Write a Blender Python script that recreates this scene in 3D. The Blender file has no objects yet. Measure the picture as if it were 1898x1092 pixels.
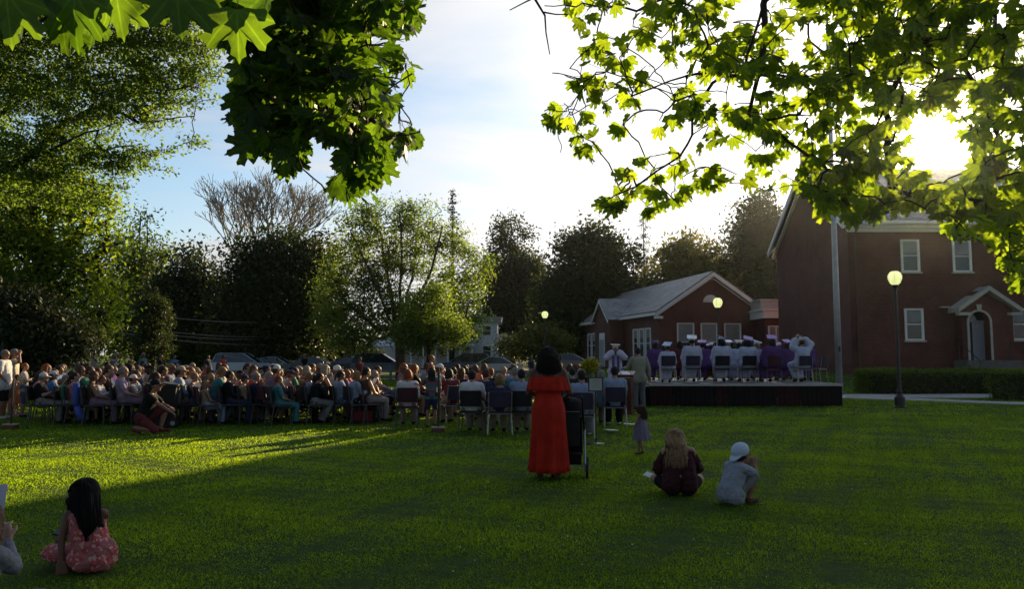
import bpy, math, random
import numpy as np
from mathutils import Vector, Matrix, Euler
from math import sin, cos, pi, radians as R, atan2, sqrt
random.seed(7); rng = np.random.default_rng(7)
scene = bpy.context.scene
COL = scene.collection

# ------------------------------------------------------------------ camera
FPX = 1400.0; PITCH = math.atan(113/1400); CAMH = 1.6
cam_d = bpy.data.cameras.new('camera'); cam_d.sensor_width = 36; cam_d.lens = 36*FPX/1898
cam_d.clip_start = .05; cam_d.clip_end = 4000
cam = bpy.data.objects.new('camera', cam_d); COL.objects.link(cam)
cam.location = (0, 0, CAMH); cam.rotation_euler = (pi/2+PITCH, 0, 0)
scene.camera = cam

def W(px, py, d):
    """point at depth d (metres along +y) seen at photo pixel px,py"""
    u = (px-949)/FPX; v = (546-py)/FPX
    k = d/(cos(PITCH)-v*sin(PITCH))
    return Vector((u*k, d, CAMH+(sin(PITCH)+v*cos(PITCH))*k))
def G(px, py, z=0):
    """ground point seen at photo pixel"""
    u = (px-949)/FPX; v = (546-py)/FPX
    dz = sin(PITCH)+v*cos(PITCH); k = (z-CAMH)/dz
    return Vector((u*k, (cos(PITCH)-v*sin(PITCH))*k, z))
def X(px, d): return (px-949)/FPX*d*1.0
# ------------------------------------------------------------------ light
SUN_AZ = R(29.8); SUN_EL = R(13.75)     # azimuth to the right of +y
SD = Vector((sin(SUN_AZ)*cos(SUN_EL), cos(SUN_AZ)*cos(SUN_EL), sin(SUN_EL)))
sl = bpy.data.lights.new('sun', 'SUN'); sl.energy = 5.0; sl.angle = R(.55); sl.color = (1, .75, .40)
so = bpy.data.objects.new('sun', sl); COL.objects.link(so)
so.rotation_euler = SD.to_track_quat('Z', 'Y').to_euler()

world = bpy.data.worlds.new("World"); scene.world = world; world.use_nodes = True
wt = world.node_tree; wn = wt.nodes; wl = wt.links
for n in list(wn): wn.remove(n)
def N(t, **k):
    n = wn.new(t)
    for a, b in k.items(): setattr(n, a, b)
    return n
def math_n(nodes, links, op, a, b=None, clamp=False):
    n = nodes.new('ShaderNodeMath'); n.operation = op; n.use_clamp = clamp
    for i, v in enumerate((a, b)):
        if v is None: continue
        if isinstance(v, (int, float)): n.inputs[i].default_value = v
        else: links.new(v, n.inputs[i])
    return n.outputs[0]
def M(op, a, b=None, clamp=False): return math_n(wn, wl, op, a, b, clamp)
out = N('ShaderNodeOutputWorld'); bg = N('ShaderNodeBackground'); wl.new(bg.outputs[0], out.inputs[0])
sky = N('ShaderNodeTexSky', sky_type='NISHITA', sun_disc=False); sky.sun_elevation = SUN_EL; sky.sun_rotation = SUN_AZ
sky.dust_density = .6; sky.ozone_density = 1.5; sky.air_density = 1.0
tc = N('ShaderNodeTexCoord'); dirv = tc.outputs['Generated']
dn = N('ShaderNodeVectorMath', operation='DOT_PRODUCT'); wl.new(dirv, dn.inputs[0]); dn.inputs[1].default_value = SD
dot = M('MAXIMUM', dn.outputs['Value'], 0)
sep = N('ShaderNodeSeparateXYZ'); wl.new(dirv, sep.inputs[0])
zz = M('ADD', M('MAXIMUM', sep.outputs[2], 0), .12)
cx = M('DIVIDE', sep.outputs[0], zz); cy = M('DIVIDE', sep.outputs[1], zz)
comb = N('ShaderNodeCombineXYZ'); wl.new(cx, comb.inputs[0]); wl.new(cy, comb.inputs[1])
mp = N('ShaderNodeMapping'); mp.inputs['Scale'].default_value = (.42, .9, 1); mp.inputs['Rotation'].default_value = (0, 0, R(-12)); mp.inputs['Location'].default_value = (3.1, 1.4, 0)
wl.new(comb.outputs[0], mp.inputs[0])
nz = N('ShaderNodeTexNoise'); nz.inputs['Scale'].default_value = .9; nz.inputs['Detail'].default_value = 9; nz.inputs['Roughness'].default_value = .55; nz.inputs['Distortion'].default_value = .5
wl.new(mp.outputs[0], nz.inputs['Vector'])
# cloud cover is heavier low down and towards the sun
cov = M('ADD', nz.outputs[0], M('MULTIPLY', M('POWER', dot, 3), .26))
cov = M('ADD', cov, M('MULTIPLY', M('SUBTRACT', .28, M('MAXIMUM', sep.outputs[2], 0)), .45))
mr = N('ShaderNodeMapRange', interpolation_type='SMOOTHSTEP'); wl.new(cov, mr.inputs[0]); mr.inputs[1].default_value = .47; mr.inputs[2].default_value = .70; mr.inputs[3].default_value = .16
cloud = mr.outputs[0]
skym = N('ShaderNodeMix', data_type='RGBA', blend_type='MULTIPLY'); skym.inputs[0].default_value = 1
wl.new(sky.outputs[0], skym.inputs[6]); skym.inputs[7].default_value = (1.28, 1.42, 1.5, 1)
cb = M('ADD', 5.4, M('MULTIPLY', M('POWER', dot, 6), 7))
cc = N('ShaderNodeCombineColor'); wl.new(M('MULTIPLY', cb, 1.0), cc.inputs[0]); wl.new(M('MULTIPLY', cb, .99), cc.inputs[1]); wl.new(M('MULTIPLY', cb, 1.0), cc.inputs[2])
mix = N('ShaderNodeMix', data_type='RGBA'); wl.new(cloud, mix.inputs[0]); wl.new(skym.outputs[2], mix.inputs[6]); wl.new(cc.outputs[0], mix.inputs[7])
glow = M('ADD', M('MULTIPLY', M('POWER', dot, 900), 160), M('MULTIPLY', M('POWER', dot, 60), 9))
gc = N('ShaderNodeCombineColor'); wl.new(glow, gc.inputs[0]); wl.new(M('MULTIPLY', glow, .86), gc.inputs[1]); wl.new(M('MULTIPLY', glow, .62), gc.inputs[2])
add = N('ShaderNodeMix', data_type='RGBA', blend_type='ADD'); add.inputs[0].default_value = 1
wl.new(mix.outputs[2], add.inputs[6]); wl.new(gc.outputs[0], add.inputs[7])
# the sky away from the sun is dimmer than the bright cloud round it
far = N('ShaderNodeMapRange', interpolation_type='SMOOTHSTEP'); wl.new(dn.outputs['Value'], far.inputs[0]); far.inputs[1].default_value = -.45; far.inputs[2].default_value = .45; far.inputs[3].default_value = .5; far.inputs[4].default_value = 1.0
fv = N('ShaderNodeVectorMath', operation='SCALE'); wl.new(add.outputs[2], fv.inputs[0]); wl.new(far.outputs[0], fv.inputs[3])
wl.new(fv.outputs[0], bg.inputs[0]); bg.inputs[1].default_value = .05

scene.view_settings.view_transform = 'Standard'; scene.view_settings.look = 'None'
scene.view_settings.exposure = 1.35; scene.view_settings.gamma = 1; scene.view_settings.use_curve_mapping = False
scene.render.engine = 'CYCLES'
cy_ = scene.cycles; cy_.max_bounces = 6; cy_.diffuse_bounces = 3; cy_.glossy_bounces = 2; cy_.transmission_bounces = 4
cy_.transparent_max_bounces = 6; cy_.caustics_reflective = False; cy_.caustics_refractive = False; cy_.sample_clamp_indirect = 4

# ------------------------------------------------------------------ materials
MATS = {}
def mat(name, col, rough=.8, var=.0, vscale=6., bump=0., bscale=60., metal=0., trans=0., tcol=None, spec=.3, emit=None, estr=0, alpha=None, objvar=0., coat=0.):
    if name in MATS: return MATS[name]
    m = bpy.data.materials.new(name); m.use_nodes = True; nt = m.node_tree; n = nt.nodes; l = nt.links
    p = n['Principled BSDF']; o = n['Material Output']
    p.inputs['Roughness'].default_value = rough; p.inputs['Metallic'].default_value = metal
    p.inputs['Specular IOR Level'].default_value = spec; p.inputs['Coat Weight'].default_value = coat
    c4 = (*col, 1); p.inputs['Base Color'].default_value = c4
    src = None
    if var > 0:
        t = n.new('ShaderNodeTexCoord'); z = n.new('ShaderNodeTexNoise'); z.inputs['Scale'].default_value = vscale; z.inputs['Detail'].default_value = 5
        l.new(t.outputs['Object'], z.inputs['Vector'])
        mr = n.new('ShaderNodeMapRange'); l.new(z.outputs[0], mr.inputs[0]); mr.inputs[1].default_value = .3; mr.inputs[2].default_value = .7
        mr.inputs[3].default_value = 1-var; mr.inputs[4].default_value = 1+var
        hm = n.new('ShaderNodeHueSaturation'); hm.inputs['Color'].default_value = c4; l.new(mr.outputs[0], hm.inputs['Value'])
        src = hm.outputs[0]
        l.new(src, p.inputs['Base Color'])
    if bump > 0:
        t = n.new('ShaderNodeTexCoord'); z = n.new('ShaderNodeTexNoise'); z.inputs['Scale'].default_value = bscale; z.inputs['Detail'].default_value = 4
        l.new(t.outputs['Object'], z.inputs['Vector']); b = n.new('ShaderNodeBump'); b.inputs['Strength'].default_value = bump; b.inputs['Distance'].default_value = .02
        l.new(z.outputs[0], b.inputs['Height']); l.new(b.outputs[0], p.inputs['Normal'])
    if trans > 0:
        tr = n.new('ShaderNodeBsdfTranslucent'); tr.inputs[0].default_value = (*(tcol or col), 1)
        if objvar or var:
            pass
        ms = n.new('ShaderNodeMixShader'); ms.inputs[0].default_value = trans
        l.new(p.outputs[0], ms.inputs[1]); l.new(tr.outputs[0], ms.inputs[2]); l.new(ms.outputs[0], o.inputs[0])
        if var > 0:
            h2 = n.new('ShaderNodeHueSaturation'); h2.inputs['Color'].default_value = (*(tcol or col), 1); l.new(mr.outputs[0], h2.inputs['Value']); l.new(h2.outputs[0], tr.inputs[0])
    if emit:
        p.inputs['Emission Color'].default_value = (*emit, 1); p.inputs['Emission Strength'].default_value = estr
    if alpha is not None: p.inputs['Alpha'].default_value = alpha
    MATS[name] = m
    return m

# ------------------------------------------------------------------ mesh builder
class MB:
    def __init__(s): s.v = []; s.f = []
    def add(s, vs, fs):
        b = len(s.v); s.v += [tuple(v) for v in vs]; s.f += [tuple(b+i for i in f) for f in fs]; return s
    def box(s, x0, x1, y0, y1, z0, z1):
        vs = [(x, y, z) for z in (z0, z1) for y in (y0, y1) for x in (x0, x1)]
        return s.add(vs, [(0, 2, 3, 1), (4, 5, 7, 6), (0, 1, 5, 4), (2, 6, 7, 3), (0, 4, 6, 2), (1, 3, 7, 5)])
    def obox(s, c, h, rot=(0, 0, 0)):
        m = Euler(rot).to_matrix(); c = Vector(c)
        vs = [c+m@Vector((x*h[0], y*h[1], z*h[2])) for z in (-1, 1) for y in (-1, 1) for x in (-1, 1)]
        return s.add(vs, [(0, 2, 3, 1), (4, 5, 7, 6), (0, 1, 5, 4), (2, 6, 7, 3), (0, 4, 6, 2), (1, 3, 7, 5)])
    def tube(s, pts, rad, n=6, cap=True):
        pts = [Vector(p) for p in pts]
        if not hasattr(rad, '__len__'): rad = [rad]*len(pts)
        vs = []; up0 = Vector((0, 0, 1))
        for i, p in enumerate(pts):
            t = (pts[min(i+1, len(pts)-1)]-pts[max(i-1, 0)]).normalized()
            a = up0 if abs(t.z) < .9 else Vector((1, 0, 0))
            u = t.cross(a).normalized(); w = t.cross(u)
            for k in range(n):
                an = 2*pi*k/n; vs.append(p+(u*cos(an)+w*sin(an))*rad[i])
        fs = []
        for i in range(len(pts)-1):
            for k in range(n):
                k2 = (k+1) % n; fs.append((i*n+k, i*n+k2, (i+1)*n+k2, (i+1)*n+k))
        if cap: fs += [tuple(range(n)), tuple(reversed(range((len(pts)-1)*n, len(pts)*n)))]
        return s.add(vs, fs)
    def lathe(s, prof, c=(0, 0, 0), n=20):
        """prof: (r,z) list from the bottom up"""
        vs = [(c[0]+r*cos(2*pi*k/n), c[1]+r*sin(2*pi*k/n), c[2]+z) for r, z in prof for k in range(n)]
        fs = [(i*n+k, i*n+(k+1) % n, (i+1)*n+(k+1) % n, (i+1)*n+k) for i in range(len(prof)-1) for k in range(n)]
        fs += [tuple(reversed(range(n))), tuple(range((len(prof)-1)*n, len(prof)*n))]
        return s.add(vs, fs)
    def prism(s, poly, a, b, axis='y'):
        """poly in the plane normal to axis: for y (x,z); for x (y,z); for z (x,y)"""
        f = {'y': lambda p, t: (p[0], t, p[1]), 'x': lambda p, t: (t, p[0], p[1]), 'z': lambda p, t: (p[0], p[1], t)}[axis]
        n = len(poly); vs = [f(p, a) for p in poly]+[f(p, b) for p in poly]
        fs = [tuple(range(n)), tuple(reversed(range(n, 2*n)))]+[(i, i+n, (i+1) % n+n, (i+1) % n) for i in range(n)]
        return s.add(vs, fs)
    def ell(s, c, r, rot=(0, 0, 0), nu=14, nv=9):
        m = Euler(rot).to_matrix(); c = Vector(c); vs = []
        for j in range(1, nv):
            th = pi*j/nv
            for k in range(nu):
                ph = 2*pi*k/nu; vs.append(c+m@Vector((r[0]*sin(th)*cos(ph), r[1]*sin(th)*sin(ph), r[2]*cos(th))))
        t = len(vs); vs += [c+m@Vector((0, 0, r[2])), c-m@Vector((0, 0, r[2]))]
        fs = [((j)*nu+k, (j+1)*nu+k, (j+1)*nu+(k+1) % nu, j*nu+(k+1) % nu) for j in range(nv-2) for k in range(nu)]
        fs += [(t, k, (k+1) % nu) for k in range(nu)]+[(t+1, (nv-2)*nu+(k+1) % nu, (nv-2)*nu+k) for k in range(nu)]
        return s.add(vs, fs)
    def cap(s, a, ra, b, rb, n=10):
        a = Vector(a); b = Vector(b); d = b-a; L = d.length
        if L < 1e-5: return s.ell(a, (ra,)*3)
        d /= L; pts = []; rad = []
        for k in range(4): th = pi/2*(1-k/4); pts.append(a-d*ra*sin(th)*.999); rad.append(max(ra*cos(th), .001))
        pts += [a, b]; rad += [ra, rb]
        for k in range(1, 5): th = pi/2*k/4; pts.append(b+d*rb*sin(th)*.999); rad.append(max(rb*cos(th), .001))
        up = Vector((0, 0, 1)) if abs(d.z) < .9 else Vector((1, 0, 0)); u = d.cross(up).normalized(); w = d.cross(u); vs = []
        for p, r in zip(pts, rad):
            for k in range(n): an = 2*pi*k/n; vs.append(p+(u*cos(an)+w*sin(an))*r)
        m = len(pts); fs = [(i*n+k, i*n+(k+1) % n, (i+1)*n+(k+1) % n, (i+1)*n+k) for i in range(m-1) for k in range(n)]
        fs += [tuple(reversed(range(n))), tuple(range((m-1)*n, m*n))]
        return s.add(vs, fs)
    def mesh(s, name, smooth=False):
        me = bpy.data.meshes.new(name); me.from_pydata(s.v, [], s.f); me.update()
        import bmesh
        b = bmesh.new(); b.from_mesh(me); bmesh.ops.recalc_face_normals(b, faces=b.faces); b.to_mesh(me); b.free()
        if smooth: me.polygons.foreach_set('use_smooth', [True]*len(me.polygons))
        return me
    def build(s, name, m, parent=None, smooth=False, **tags):
        me = s.mesh(name, smooth); me.materials.append(m)
        return link(name, me, parent, **tags)
def link(name, me, parent=None, loc=None, rot=None, **tags):
    o = bpy.data.objects.new(name, me); COL.objects.link(o)
    if parent is not None: o.parent = parent
    if loc is not None: o.location = loc
    if rot is not None: o.rotation_euler = rot
    for k, v in tags.items(): o[k] = v
    return o
def empty(name, label, cat, loc=(0, 0, 0), rz=0, group=None):
    o = bpy.data.objects.new(name, None); COL.objects.link(o); o.location = loc; o.rotation_euler = (0, 0, rz)
    o.empty_display_size = .2; o['label'] = label; o['category'] = cat
    if group: o['group'] = group
    return o
def copy_thing(root, label, loc, rz, group=None, scale=None):
    r = root.copy(); COL.objects.link(r); r.location = loc; r.rotation_euler = (0, 0, rz); r['label'] = label
    if group: r['group'] = group
    if scale: r.scale = (scale,)*3
    for ch in list(root.children):
        c = ch.copy(); COL.objects.link(c); c.parent = r
        for g in list(ch.children):
            d = g.copy(); COL.objects.link(d); d.parent = c
    return r
def fast_mesh(name, V, F, mats, smooth=False, midx=None, cols=None):
    """V (n,3) float, F (m,k) int"""
    me = bpy.data.meshes.new(name); V = np.asarray(V, np.float32); F = np.asarray(F, np.int32); k = F.shape[1]
    me.vertices.add(len(V)); me.vertices.foreach_set('co', V.ravel())
    me.loops.add(F.size); me.loops.foreach_set('vertex_index', F.ravel())
    me.polygons.add(len(F)); me.polygons.foreach_set('loop_start', np.arange(0, F.size, k, dtype=np.int32))
    try: me.polygons.foreach_set('loop_total', np.full(len(F), k, np.int32))
    except Exception: pass
    if cols is not None:
        a = me.color_attributes.new('tint', 'FLOAT_COLOR', 'POINT'); c = np.ones((len(V), 4), np.float32); c[:, 0] = cols; c[:, 1] = cols; c[:, 2] = cols
        a.data.foreach_set('color', c.ravel())
    for m in mats: me.materials.append(m)
    if midx is not None: me.polygons.foreach_set('material_index', np.asarray(midx, np.int32))
    if smooth: me.polygons.foreach_set('use_smooth', np.ones(len(F), bool))
    me.update(calc_edges=True); me.validate()
    return me

# ------------------------------------------------------------------ terrain
def sstep(a, b, x): t = np.clip((x-a)/(b-a), 0, 1); return t*t*(3-2*t)
def terr(x, y):
    x = np.asarray(x, float); y = np.asarray(y, float)
    return .6*sstep(33, 42, y)*sstep(1, 9, x)*(1-0*x)+.012*np.sin(x*1.3+y*.7)*np.sin(y*.9-x*.4)
def tz(x, y): return float(terr(x, y))

def leafy(name, col, tcol, trans=.5, rough=.55, lo=.55, hi=1.5, spec=.35):
    """foliage material: tint attribute varies leaf by leaf"""
    m = bpy.data.materials.new(name); m.use_nodes = True; nt = m.node_tree; n = nt.nodes; l = nt.links
    p = n['Principled BSDF']; o = n['Material Output']; p.inputs['Roughness'].default_value = rough; p.inputs['Specular IOR Level'].default_value = spec
    a = n.new('ShaderNodeAttribute'); a.attribute_name = 'tint'
    mr = n.new('ShaderNodeMapRange'); l.new(a.outputs['Fac'], mr.inputs[0]); mr.inputs[3].default_value = lo; mr.inputs[4].default_value = hi
    hs = n.new('ShaderNodeMapRange'); l.new(a.outputs['Fac'], hs.inputs[0]); hs.inputs[3].default_value = .515; hs.inputs[4].default_value = .485
    h = n.new('ShaderNodeHueSaturation'); h.inputs['Color'].default_value = (*col, 1); l.new(mr.outputs[0], h.inputs['Value']); l.new(hs.outputs[0], h.inputs['Hue']); l.new(h.outputs[0], p.inputs['Base Color'])
    tr = n.new('ShaderNodeBsdfTranslucent'); h2 = n.new('ShaderNodeHueSaturation'); h2.inputs['Color'].default_value = (*tcol, 1); l.new(mr.outputs[0], h2.inputs['Value']); l.new(hs.outputs[0], h2.inputs['Hue']); l.new(h2.outputs[0], tr.inputs[0])
    ms = n.new('ShaderNodeMixShader'); ms.inputs[0].default_value = trans
    l.new(p.outputs[0], ms.inputs[1]); l.new(tr.outputs[0], ms.inputs[2]); l.new(ms.outputs[0], o.inputs[0])
    return m

# ground sheet
xs = np.unique(np.concatenate([np.linspace(-60, 60, 161), np.linspace(-900, -60, 30), np.linspace(60, 900, 30)]))
ys = np.unique(np.concatenate([np.linspace(-12, 70, 165), np.linspace(70, 1500, 40), np.linspace(-300, -12, 10)]))
gx, gy = np.meshgrid(xs, ys); gz = terr(gx, gy)*(np.abs(gx) < 60)
V = np.stack([gx, gy, gz], -1).reshape(-1, 3); nx = len(xs); ii, jj = np.meshgrid(np.arange(nx-1), np.arange(len(ys)-1)); q = (jj*nx+ii).ravel()
gm = bpy.data.materials.new('lawn_soil'); gm.use_nodes = True; nt = gm.node_tree; n = nt.nodes; l = nt.links; p = n['Principled BSDF']
t = n.new('ShaderNodeTexCoord'); z1 = n.new('ShaderNodeTexNoise'); z1.inputs['Scale'].default_value = .35; z1.inputs['Detail'].default_value = 6; l.new(t.outputs['Object'], z1.inputs['Vector'])
z2 = n.new('ShaderNodeTexNoise'); z2.inputs['Scale'].default_value = 9; z2.inputs['Detail'].default_value = 8; z2.inputs['Roughness'].default_value = .7; l.new(t.outputs['Object'], z2.inputs['Vector'])
r1 = n.new('ShaderNodeValToRGB'); l.new(z1.outputs[0], r1.inputs[0]); r1.color_ramp.elements[0].position = .3; r1.color_ramp.elements[0].color = (.026, .062, .012, 1); r1.color_ramp.elements[1].position = .72; r1.color_ramp.elements[1].color = (.044, .074, .013, 1)
r2 = n.new('ShaderNodeMapRange'); l.new(z2.outputs[0], r2.inputs[0]); r2.inputs[1].default_value = .3; r2.inputs[2].default_value = .7; r2.inputs[3].default_value = .45; r2.inputs[4].default_value = 1.25
h = n.new('ShaderNodeHueSaturation'); l.new(r1.outputs[0], h.inputs['Color']); l.new(r2.outputs[0], h.inputs['Value']); l.new(h.outputs[0], p.inputs['Base Color']); p.inputs['Roughness'].default_value = .95; p.inputs['Specular IOR Level'].default_value = .1
b = n.new('ShaderNodeBump'); b.inputs['Strength'].default_value = .9; b.inputs['Distance'].default_value = .05; l.new(z2.outputs[0], b.inputs['Height']); l.new(b.outputs[0], p.inputs['Normal'])
ground = link('ground', fast_mesh('ground', V, np.stack([q, q+1, q+nx+1, q+nx], -1), [gm], smooth=True), kind='structure')

# lawn blades: individual blades, thinner on the ground farther away
def in_paved(x, y): return (x > 8) & (y > 24.5) & (path_mask(x, y))
def seg_d(x, y, a, b_):
    ax, ay = a; bx, by = b_; t = np.clip(((x-ax)*(bx-ax)+(y-ay)*(by-ay))/((bx-ax)**2+(by-ay)**2), 0, 1)
    return np.hypot(x-ax-t*(bx-ax), y-ay-t*(by-ay))
PATHS = [((11.2, 29.6), (40, 29.6), 1.35), ((13.0, 28.6), (23.5, 18.6), .75)]
def path_mask(x, y):
    m = np.zeros(np.shape(x), bool)
    for a, b_, w in PATHS: m |= seg_d(x, y, a, b_) < w
    return m
def make_grass():
    P = []
    for (d0, d1, dens, h0) in ((3.6, 6, 7600, .024), (6, 9, 4800, .027), (9, 13, 2500, .031), (13, 20, 1000, .036), (20, 33, 300, .05), (33, 60, 60, .065)):
        w0 = .75*d1+1; n_ = int(dens*(d1-d0)*2*w0*.86)
        x = rng.uniform(-w0, w0, n_); y = rng.uniform(d0, d1, n_); k = np.abs(x) < .74*y+.8; x = x[k]; y = y[k]
        if d0 >= 20: k = ~path_mask(x, y); x = x[k]; y = y[k]
        P.append((x, y, np.full(len(x), h0), np.full(len(x), .0036*(1+max(0, d0-4)*.17))))
    x, y, h_, w = [np.concatenate(c) for c in zip(*P)]
    # tufts: blade height follows a patchy noise
    patch = .75+.35*np.sin(x*2.1+1.3*np.sin(y*1.7))*np.sin(y*2.6+1.1*np.sin(x*2.3))+.18*np.sin(x*9+y*5)*np.sin(y*11-x*4)
    h_ = h_*rng.uniform(.5, 1.35, len(x))*patch; n_ = len(x)
    a = rng.uniform(0, 2*pi, n_); la = rng.uniform(0, 2*pi, n_); lean = rng.uniform(.2, 1.5, n_)*h_
    base = np.stack([x, y, terr(x, y)-.004], -1); s = np.stack([np.cos(a), np.sin(a), 0*a], -1)*w[:, None]
    tip = base+np.stack([np.cos(la)*lean, np.sin(la)*lean, h_], -1)
    V = np.stack([base-s, base+s, tip], 1).reshape(-1, 3); F = np.arange(n_*3).reshape(-1, 3)
    big = np.sin(x*.8+1.7*np.sin(y*.45))*np.sin(y*.62+1.2*np.sin(x*.5+2))+.6*np.sin(x*2.7+y*1.1)*np.sin(y*3.1-x*.7)
    cols = np.repeat(np.clip(.5+.3*(patch-.75)+.16*big+rng.normal(0, .22, n_), 0, 1), 3)
    return fast_mesh('grass', V, F, [leafy('grass_blade', (.016, .058, .014), (.34, .52, .013), .5, lo=.5, hi=1.5, spec=.03)], cols=cols)
def clover():
    n_ = 420; y = 4.2+14*rng.uniform(0, 1, n_)**1.6; x = rng.uniform(-.72, .72, n_)*y; c = np.stack([x, y, terr(x, y)+.035], -1); nrm, t, b = rand_unit(n_); s = rng.uniform(.005, .009, n_)[:, None]
    V = np.stack([c-t*s, c+b*s, c+t*s, c-b*s], 1).reshape(-1, 3); return fast_mesh('clover', V, np.arange(n_*4).reshape(-1, 4), [mat('clover_bloom', (.5, .5, .42), .8)])
def rand_unit(n_):
    t = rng.normal(0, 1, (n_, 3)); t /= np.linalg.norm(t, axis=1, keepdims=True); u = rng.normal(0, 1, (n_, 3)); b = np.cross(t, u); b /= np.linalg.norm(b, axis=1, keepdims=True); return u, t, b
link('clover', clover(), kind='stuff', label='scattered white clover blooms in the lawn', category='clover')
link('grass', make_grass(), kind='stuff', label='mown green lawn grass, lit yellow in a patch on the left', category='grass')

# paths and road: thin sheets just above the ground
def strip(name, pts, w, m, lift=.02, step=1.0):
    mb = MB(); L = []; 
    for (a, b_) in zip(pts[:-1], pts[1:]):
        a = Vector(a); b_ = Vector(b_); k = max(1, int((b_-a).length/step))
        L += [a.lerp(b_, i/k) for i in range(k)]
    L.append(Vector(pts[-1])); vs = []
    for i, p_ in enumerate(L):
        t_ = (L[min(i+1, len(L)-1)]-L[max(i-1, 0)]).normalized(); nn = Vector((-t_.y, t_.x))
        for s_ in (-1, -.33, .33, 1):
            q_ = p_+nn*w*s_; vs.append((q_.x, q_.y, tz(q_.x, q_.y)+lift if name != 'road' else lift))
    n0 = len(L); top = [(i*4+k, i*4+k+1, i*4+k+5, i*4+k+4) for i in range(n0-1) for k in range(3)]
    bot = [(x_, y_, z_-.09) for x_, y_, z_ in vs]
    mb.add(vs+bot, top+[(i*4, i*4+4, i*4+4+4*n0, i*4+4*n0) for i in range(n0-1)]+[(i*4+3, i*4+7, i*4+7+4*n0, i*4+3+4*n0) for i in range(n0-1)])
    return mb.build(name, m, kind='structure')
conc = mat('concrete_walk', (.30, .29, .27), .9, var=.18, vscale=3, bump=.3, bscale=40)
strip('path', [(11.2, 29.6), (41, 29.6)], 1.35, conc, .030)
strip('path', [(13.0, 28.6), (23.5, 18.6), (34, 11)], .75, conc, .034)
strip('path', [(24.6, 30.6), (24.6, 39.2)], .8, conc, .026)
asph = mat('asphalt', (.05, .05, .052), .85, var=.15, vscale=2, bump=.3, bscale=50)
strip('road', [(-300, 57), (-12, 57), (-6, 57.6), (-1.5, 60), (1.2, 65), (2.2, 74), (2.4, 150)], 2.9, asph, .02, 4)
kerb = MB(); kerb.box(-300, -12, 53.9, 54.08, -.1, .12); kerb.box(-300, -12, 59.92, 60.1, -.1, .12)
kerb.build('kerb', mat('kerb_stone', (.32, .31, .29), .9, var=.1), kind='structure')
strip('pavement', [(-300, 51.6), (-2, 51.6)], .8, conc, .022, 12)
# ------------------------------------------------------------------ buildings
def brick_mat(name, c1, c2, mortar):
    m = bpy.data.materials.new(name); m.use_nodes = True; nt = m.node_tree; n = nt.nodes; l = nt.links; p = n['Principled BSDF']
    t = n.new('ShaderNodeTexCoord'); s = n.new('ShaderNodeSeparateXYZ'); l.new(t.outputs['Object'], s.inputs[0])
    add = math_n(n, l, 'ADD', s.outputs[0], s.outputs[1]); c = n.new('ShaderNodeCombineXYZ'); l.new(add, c.inputs[0]); l.new(s.outputs[2], c.inputs[1])
    b = n.new('ShaderNodeTexBrick'); l.new(c.outputs[0], b.inputs['Vector']); b.inputs['Color1'].default_value = (*c1, 1); b.inputs['Color2'].default_value = (*c2, 1); b.inputs['Mortar'].default_value = (*mortar, 1)
    b.inputs['Scale'].default_value = 1; b.inputs['Brick Width'].default_value = .21; b.inputs['Row Height'].default_value = .075; b.inputs['Mortar Size'].default_value = .008
    z = n.new('ShaderNodeTexNoise'); z.inputs['Scale'].default_value = .7; z.inputs['Detail'].default_value = 7; z.inputs['Roughness'].default_value = .65; l.new(t.outputs['Object'], z.inputs['Vector'])
    mr = n.new('ShaderNodeMapRange'); l.new(z.outputs[0], mr.inputs[0]); mr.inputs[1].default_value = .3; mr.inputs[2].default_value = .7; mr.inputs[3].default_value = .62; mr.inputs[4].default_value = 1.38
    h = n.new('ShaderNodeHueSaturation'); l.new(b.outputs[0], h.inputs['Color']); l.new(mr.outputs[0], h.inputs['Value']); l.new(h.outputs[0], p.inputs['Base Color'])
    p.inputs['Roughness'].default_value = .9; bp = n.new('ShaderNodeBump'); bp.inputs['Strength'].default_value = .4; bp.inputs['Distance'].default_value = .01; l.new(b.outputs[1], bp.inputs['Height']); bp.invert = True; l.new(bp.outputs[0], p.inputs['Normal'])
    return m
BRICK = brick_mat('red_brick', (.128, .032, .023), (.088, .024, .018), (.11, .068, .056))
def slate_mat(name, col):
    m = bpy.data.materials.new(name); m.use_nodes = True; nt = m.node_tree; n = nt.nodes; l = nt.links; p = n['Principled BSDF']
    t = n.new('ShaderNodeTexCoord'); b = n.new('ShaderNodeTexBrick'); l.new(t.outputs['UV'], b.inputs['Vector'])
    b.inputs['Color1'].default_value = (*[c*1.15 for c in col], 1); b.inputs['Color2'].default_value = (*[c*.8 for c in col], 1); b.inputs['Mortar'].default_value = (*[c*.35 for c in col], 1)
    b.inputs['Scale'].default_value = 1; b.inputs['Brick Width'].default_value = .3; b.inputs['Row Height'].default_value = .22; b.inputs['Mortar Size'].default_value = .012
    z = n.new('ShaderNodeTexNoise'); z.inputs['Scale'].default_value = 1.3; z.inputs['Detail'].default_value = 6; l.new(t.outputs['Object'], z.inputs['Vector'])
    mr = n.new('ShaderNodeMapRange'); l.new(z.outputs[0], mr.inputs[0]); mr.inputs[1].default_value = .3; mr.inputs[2].default_value = .7; mr.inputs[3].default_value = .7; mr.inputs[4].default_value = 1.3
    h = n.new('ShaderNodeHueSaturation'); l.new(b.outputs[0], h.inputs['Color']); l.new(mr.outputs[0], h.inputs['Value']); l.new(h.outputs[0], p.inputs['Base Color']); p.inputs['Roughness'].default_value = .6
    return m
SLATE = slate_mat('roof_slate', (.26, .25, .235))
WHITE = mat('white_paint', (.72, .72, .70), .55, var=.06, vscale=4)
STONE = mat('pale_stone', (.42, .40, .36), .85, var=.1, vscale=5)
DARK = mat('dark_interior', (.015, .015, .018), .9)
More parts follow.
